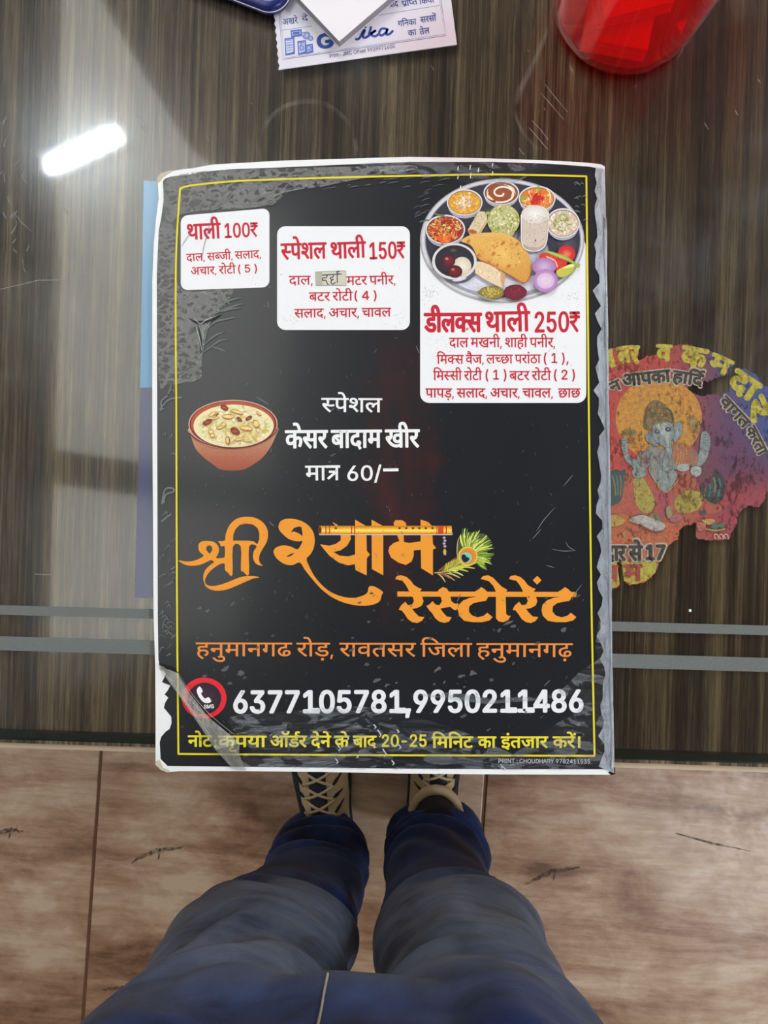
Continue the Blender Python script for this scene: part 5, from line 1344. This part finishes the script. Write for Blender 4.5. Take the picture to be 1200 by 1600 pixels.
# red translucent jar with folded napkins inside
jc = P(975, 10, TZ); jr = .0385
jar = empty('red_jar', (jc[0], jc[1], TZ), 'translucent red plastic jar at the top right edge', 'jar')
wt = .0018
prof = [(.0002, .0002), (jr * .86, .0002), (jr * .96, .0010), (jr, .0042), (jr * 1.015, .010), (jr * 1.10, .085), (jr * 1.12, .088), (jr * 1.10, .0885), (jr * 1.055, .085), (jr * .97, .011), (jr * .93, .0052), (jr * .85, .0034), (.0002, .0034)]
me = bpy.data.meshes.new('jar_wall')
jv = []; jf = []; seg = 72
for r_, z_ in prof:
    for q in range(seg):
        th = 2 * pi * q / seg
        fac = 1 + (.010 * cos(th * 9) if .012 > z_ > .004 or z_ > .011 else 0)
        jv.append((jc[0] + r_ * fac * cos(th), jc[1] + r_ * fac * sin(th), TZ + z_))
for i in range(len(prof) - 1):
    for q in range(seg):
        q2 = (q + 1) % seg; jf.append((i * seg + q, i * seg + q2, (i + 1) * seg + q2, (i + 1) * seg + q))
me = mesh('jar_wall', jv, jf, True); bm = bmesh.new(); bm.from_mesh(me); bmesh.ops.recalc_face_normals(bm, faces=bm.faces); bm.to_mesh(me); bm.free()
link('jar_wall', me, M['red'], jar)
def folded(name, px, py, zb, w_, d_, h_, rz, tilt, lab):
    c_ = P(px, py, zb); bm = bmesh.new()
    for q in range(3): bm_box(bm, (0.0008 * q, .0006 * q, (q - 1) * h_ / 3), (w_ - .002 * q, d_ - .001 * q, h_ / 3 * .92), None, .0006, 2)
    bmesh.ops.rotate(bm, cent=(0, 0, 0), matrix=Matrix.Rotation(rz, 3, 'Z') @ Matrix.Rotation(tilt, 3, 'X'), verts=bm.verts)
    bmesh.ops.translate(bm, vec=(c_[0], c_[1], zb), verts=bm.verts)
    o_ = link(name, from_bm(name, bm), M['napkin']); return tag(o_, lab, 'napkin', 'napkins in the red jar')
folded('folded_napkin', 966, 42, TZ + .0095, .034, .026, .008, -.18, .10, 'folded red napkin lying lowest in the red jar')
folded('folded_napkin', 985, -15, TZ + .022, .040, .026, .008, .25, .25, 'folded red napkin tilted on top of the lowest one in the jar')

# ------------------------------------------------------------------ person: jeans and shoes
person = empty('person', (-.02, -.40, 0), 'person standing at the table in faded blue jeans and tan shoes', 'person')
def ring(cx, cy, z, rx, ry, n=64, ph=0.0, amp=0.0, fr=3, e=2.0):
    out = []
    for i in range(n):
        th = 2 * pi * i / n
        c_, s_ = cos(th), sin(th)
        rr_ = 1 + amp * sin(fr * th + ph)
        x = math.copysign(abs(c_) ** (2 / e), c_) * rx * rr_; y = math.copysign(abs(s_) ** (2 / e), s_) * ry * rr_
        out.append((cx + x, cy + y, z))
    return out
def loft(rings, bm, capb=True, capt=True):
    n = len(rings[0]); L = [[bm.verts.new(p) for p in r] for r in rings]
    for i in range(len(L) - 1):
        for q in range(n): q2 = (q + 1) % n; bm.faces.new((L[i][q], L[i][q2], L[i + 1][q2], L[i + 1][q]))
    if capb: bm.faces.new(L[0][::-1])
    if capt: bm.faces.new(L[-1])
LEFT = [(.075, -.090, -.484, .062, .048), (.13, -.090, -.479, .064, .050), (.20, -.088, -.470, .0625, .049), (.28, -.094, -.452, .067, .050), (.36, -.103, -.434, .074, .053), (.44, -.109, -.412, .080, .058), (.475, -.112, -.400, .083, .062),
        (.55, -.1155, -.390, .084, .066), (.62, -.1135, -.380, .0835, .072), (.70, -.109, -.366, .089, .084), (.78, -.112, -.362, .100, .094), (.86, -.10, -.36, .09, .09)]
RIGHT = [(.075, .073, -.470, .068, .050), (.13, .072, -.467, .068, .052), (.20, .067, -.456, .064, .050), (.28, .066, -.446, .065, .051), (.36, .067, -.430, .068, .053), (.44, .069, -.410, .074, .058), (.475, .070, -.399, .077, .062),
         (.55, .066, -.390, .075, .066), (.62, .065, -.380, .077, .072), (.70, .066, -.366, .082, .084), (.78, .068, -.362, .095, .094), (.86, .055, -.36, .09, .09)]
def leg_rings(T, seed):
    out = []
    D = catmull(T, 10, False)
    for z, cx, cy, rx, ry in D:
        out.append((z, cx, cy, rx, ry))
    return out
def fold(p, seed, side):
    """cloth folds: stacked rolls above the hem, creases behind and below the knee, drag lines on the thigh"""
    x, y, z = p
    n1 = noise.noise((x * 9 + seed, y * 9, z * 16)); n2 = noise.noise((x * 22, y * 22 + seed, z * 30))
    a_ = 0.0
    hem = max(0, 1 - abs(z - .16) / .13); a_ += hem * .0085 * sin(z * 150 + x * 40 * side + n1 * 5)
    kn = max(0, 1 - abs(z - .43) / .06); a_ += kn * .0080 * sin(z * 110 - x * 45 * side + n1 * 4)
    th = max(0, min(1, (z - .46) / .1)); a_ += th * .0050 * sin(z * 55 + x * 38 * side + n1 * 6)
    return a_ + n1 * .006 + n2 * .0022
bm = bmesh.new()
for T, sd, side in ((LEFT, 1.0, 1), (RIGHT, 7.0, -1)):
    rs = []
    for z, cx, cy, rx, ry in leg_rings(T, sd):
        r0 = ring(cx, cy, z, rx, ry, 64)
        rr2 = []
        for (x, y, zz) in r0:
            f_ = fold((x, y, zz), sd, side); dx, dy = x - cx, y - cy; l_ = math.hypot(dx, dy)
            tilt = (dy) * -.18 if z < .3 else 0     # hem dips towards the heel
            rr2.append((x + dx / l_ * f_, y + dy / l_ * f_, zz - tilt * max(0, 1 - z / .3) * 0 + (dy * -.35) * max(0, 1 - (z - .07) / .12)))
        rs.append(rr2)
    loft(rs, bm)
# pelvis
rs = []
for z, cx, cy, rx, ry in catmull([(.665, -.018, -.350, .030, .046), (.69, -.019, -.352, .070, .066), (.715, -.020, -.358, .120, .084), (.745, -.021, -.368, .165, .090), (.80, -.022, -.366, .188, .102), (.86, -.022, -.368, .190, .106), (.92, -.022, -.372, .178, .104), (.985, -.022, -.378, .165, .100)], 8, False):
    rs.append([(x + noise.noise((x * 12, y * 12, z * 12)) * .004, y + noise.noise((x * 14, z * 14, 3)) * .006, zz) for x, y, zz in ring(cx, cy, z, rx, ry, 72, e=2.3)])
loft(rs, bm)
bmesh.ops.recalc_face_normals(bm, faces=bm.faces)
jeans = link('jeans', from_bm('jeans', bm), M['denim'], person)
mo = jeans.modifiers.new('union', 'REMESH'); mo.mode = 'VOXEL'; mo.voxel_size = .0042; mo.use_smooth_shade = True
mo2 = jeans.modifiers.new('soft', 'SMOOTH'); mo2.factor = .6; mo2.iterations = 5
bpy.context.view_layer.update()
ev = jeans.evaluated_get(bpy.context.evaluated_depsgraph_get()); nm = bpy.data.meshes.new_from_object(ev)
jeans.modifiers.clear(); jeans.data = nm; nm.name = 'jeans'
if not nm.materials: nm.materials.append(M['denim'])
nm.polygons.foreach_set('use_smooth', [True] * len(nm.polygons))
jeans['label'] = 'blue denim jeans, thighs greyed by fade and painted light'
# bring object-space texture back to world metres (parent offset)
jeans.data.transform(Matrix.Translation(Vector(person.location))); jeans.location = -Vector(person.location)
# fly seam and side seams sit on the cloth
from mathutils.bvhtree import BVHTree
bvh = BVHTree.FromPolygons([v.co for v in nm.vertices], [tuple(p.vertices) for p in nm.polygons])
def on_cloth(x, z, off=.0008):
    h = bvh.ray_cast(Vector((x, .3, z)), Vector((0, -1, 0)))
    return (x, h[0].y + off, z) if h[0] is not None else (x, -.27, z)
tube('fly_seam', [on_cloth(-.032 - .004 * sin((z - .70) * 20), z) for z in [.715 + .012 * i for i in range(18)]], .0008, M['thread'], person, 6)
# waistband and belt loops, off the top of the frame
rs = [ring(-.022, -.378, z, rx, ry, 72, e=2.3) for z, rx, ry in ((.955, .176, .107), (.960, .178, .109), (.993, .173, .106), (.997, .168, .102))]
bm = bmesh.new(); loft(rs, bm); bmesh.ops.recalc_face_normals(bm, faces=bm.faces); link('waistband', from_bm('waistband', bm, True), M['denim'], person)
# shoes ---------------------------------------------------------
def shoe(side, hx, hy, toe_dx, lab):
    """hx, hy: heel centre; foot points to +y with a sideways drift of toe_dx"""
    L_ = .285
    so = empty('shoe', (hx, hy + .05, 0)); so.parent = person; so.location = (hx - person.location.x, hy + .05 - person.location.y, 0); so['label'] = lab
    def cx(t_): return hx + toe_dx * t_
    def hw(t_): return catval([(0, .028), (.08, .036), (.3, .036), (.5, .042), (.72, .0505), (.88, .043), (.97, .026), (1, .010)], t_)
    def top(t_): return catval([(0, .085), (.15, .092), (.28, .090), (.36, .098), (.5, .086), (.65, .068), (.8, .052), (.92, .046), (1, .034)], t_)
    rs = []; N = 40
    for i in range(28):
        t_ = i / 27; rs.append([])
        for q in range(N):
            th = 2 * pi * q / N; w_ = hw(t_); h_ = top(t_); c_, s_ = cos(th), sin(th)
            x = math.copysign(abs(c_) ** .8, c_) * w_; z_ = .022 + (h_ - .022) * max(0, s_) ** .75 * (1 - .06 * abs(c_)) if s_ > 0 else .022 + s_ * .008
            inward = 1 - .22 * max(0, s_) ** 2
            rs[-1].append((cx(t_) + x * inward, hy + L_ * t_, z_))
    bm = bmesh.new(); loft(rs, bm); bmesh.ops.recalc_face_normals(bm, faces=bm.faces)
    me = from_bm('upper', bm, True); up = link('upper', me, M['canvas'], so); me.materials.append(M['shoenavy'])
    for p in me.polygons:
        c_ = p.center + Vector(parent_world(so)[0]); t_ = (c_.y - hy) / L_; rel = (c_.x - cx(t_)) / max(.01, hw(t_))
        p.material_index = 1 if (rel * side < -.62 and c_.z < .075) or c_.z < .03 or (t_ > .88) else 0
    sole = [(cx(i / 24) + hw(i / 24) * 1.06, hy - .004 + (L_ + .008) * i / 24) for i in range(25)] + [(cx(i / 24) - hw(i / 24) * 1.06, hy - .004 + (L_ + .008) * i / 24) for i in range(24, -1, -1)]
    prism('sole', sole, .001, .024, M['sole'], so)
    # tongue, collar and laces
    bvs = BVHTree.FromPolygons([v.co + Vector(parent_world(so)[0]) for v in me.vertices], [tuple(p.vertices) for p in me.polygons])
    def on(x, y, off):
        h = bvs.ray_cast(Vector((x, y, .3)), Vector((0, 0, -1))); return (x, y, (h[0].z if h[0] is not None else .08) + off)
    vs = []; fs = []; rows = 14
    for i in range(rows):
        t_ = .32 + .42 * i / (rows - 1)
        for q in range(7):
            u = (q / 6 - .5) * 2; vs.append(on(cx(t_) + u * .0125, hy + L_ * t_, .0012 + .0012 * (1 - u * u)))
    for i in range(rows - 1):
        for q in range(6): fs.append((i * 7 + q, i * 7 + q + 1, i * 7 + 8 + q, i * 7 + 7 + q))
    link('tongue', mesh('tongue', vs, fs, True), M['shoenavy'], so)
    for i in range(6):
        t_ = .36 + .066 * i
        for s_, m_ in ((1, 'tanlace'), (-1, 'tanlace')):
            pts = [on(cx(t_) + s_ * .021 * u, hy + L_ * (t_ + .030 * u), .0026 + .002 * (1 - u * u)) for u in (-1, -.6, -.2, .2, .6, 1)]
            tube('lace', pts, .0021, M[m_], so, 6)
    for i in range(7):
        t_ = .34 + .066 * i
        for s_ in (-1, 1):
            x_ = cx(t_) + s_ * (.024 + .010 * (t_ - .34)); y_ = hy + L_ * t_
            pts = [on(x_ + s_ * .009 * u, y_ + .010 * u * (1 if i % 2 else .5), .0006) for u in (-.6, 0, .9)]
            tube('eyelet_mark', pts, [.0012, .0028, .0010], M['lace'], so, 6)
    # padded collar ring
    pts = []
    for i in range(24):
        th = 2 * pi * i / 24; t_ = .19; pts.append((cx(t_) + .034 * cos(th), hy + L_ * t_ + .048 * sin(th) + .004, .094 + .012 * (sin(th) ** 2 if sin(th) > 0 else .4 * sin(th) ** 2)))
    tube('collar', pts, .0075, M['canvas'], so, 10, True)
    bm = bmesh.new(); loft([ring(cx(.19), hy + L_ * .19 + .004, z_, rx, ry, 32) for z_, rx, ry in ((.07, .034, .046), (.095, .033, .044), (.125, .031, .040), (.15, .033, .040))], bm)
    bmesh.ops.recalc_face_normals(bm, faces=bm.faces); link('sock', from_bm('sock', bm, True), M['sock'], so)
    return so
def catval(tab, t_):
    for (a_, va), (b_, vb) in zip(tab[:-1], tab[1:]):
        if t_ <= b_:
            u = (t_ - a_) / (b_ - a_); u = u * u * (3 - 2 * u); return va + (vb - va) * u
    return tab[-1][1]
shoe(1, -.078, -.548, -.035, 'tan laced shoe with navy side, left foot')
shoe(-1, .070, -.500, .020, 'tan laced shoe showing its dark sock, right foot')

# tidy the helper used to read letter outlines
for _c, _o in _SRC.values():
    bpy.data.objects.remove(_o, do_unlink=True); bpy.data.curves.remove(_c)
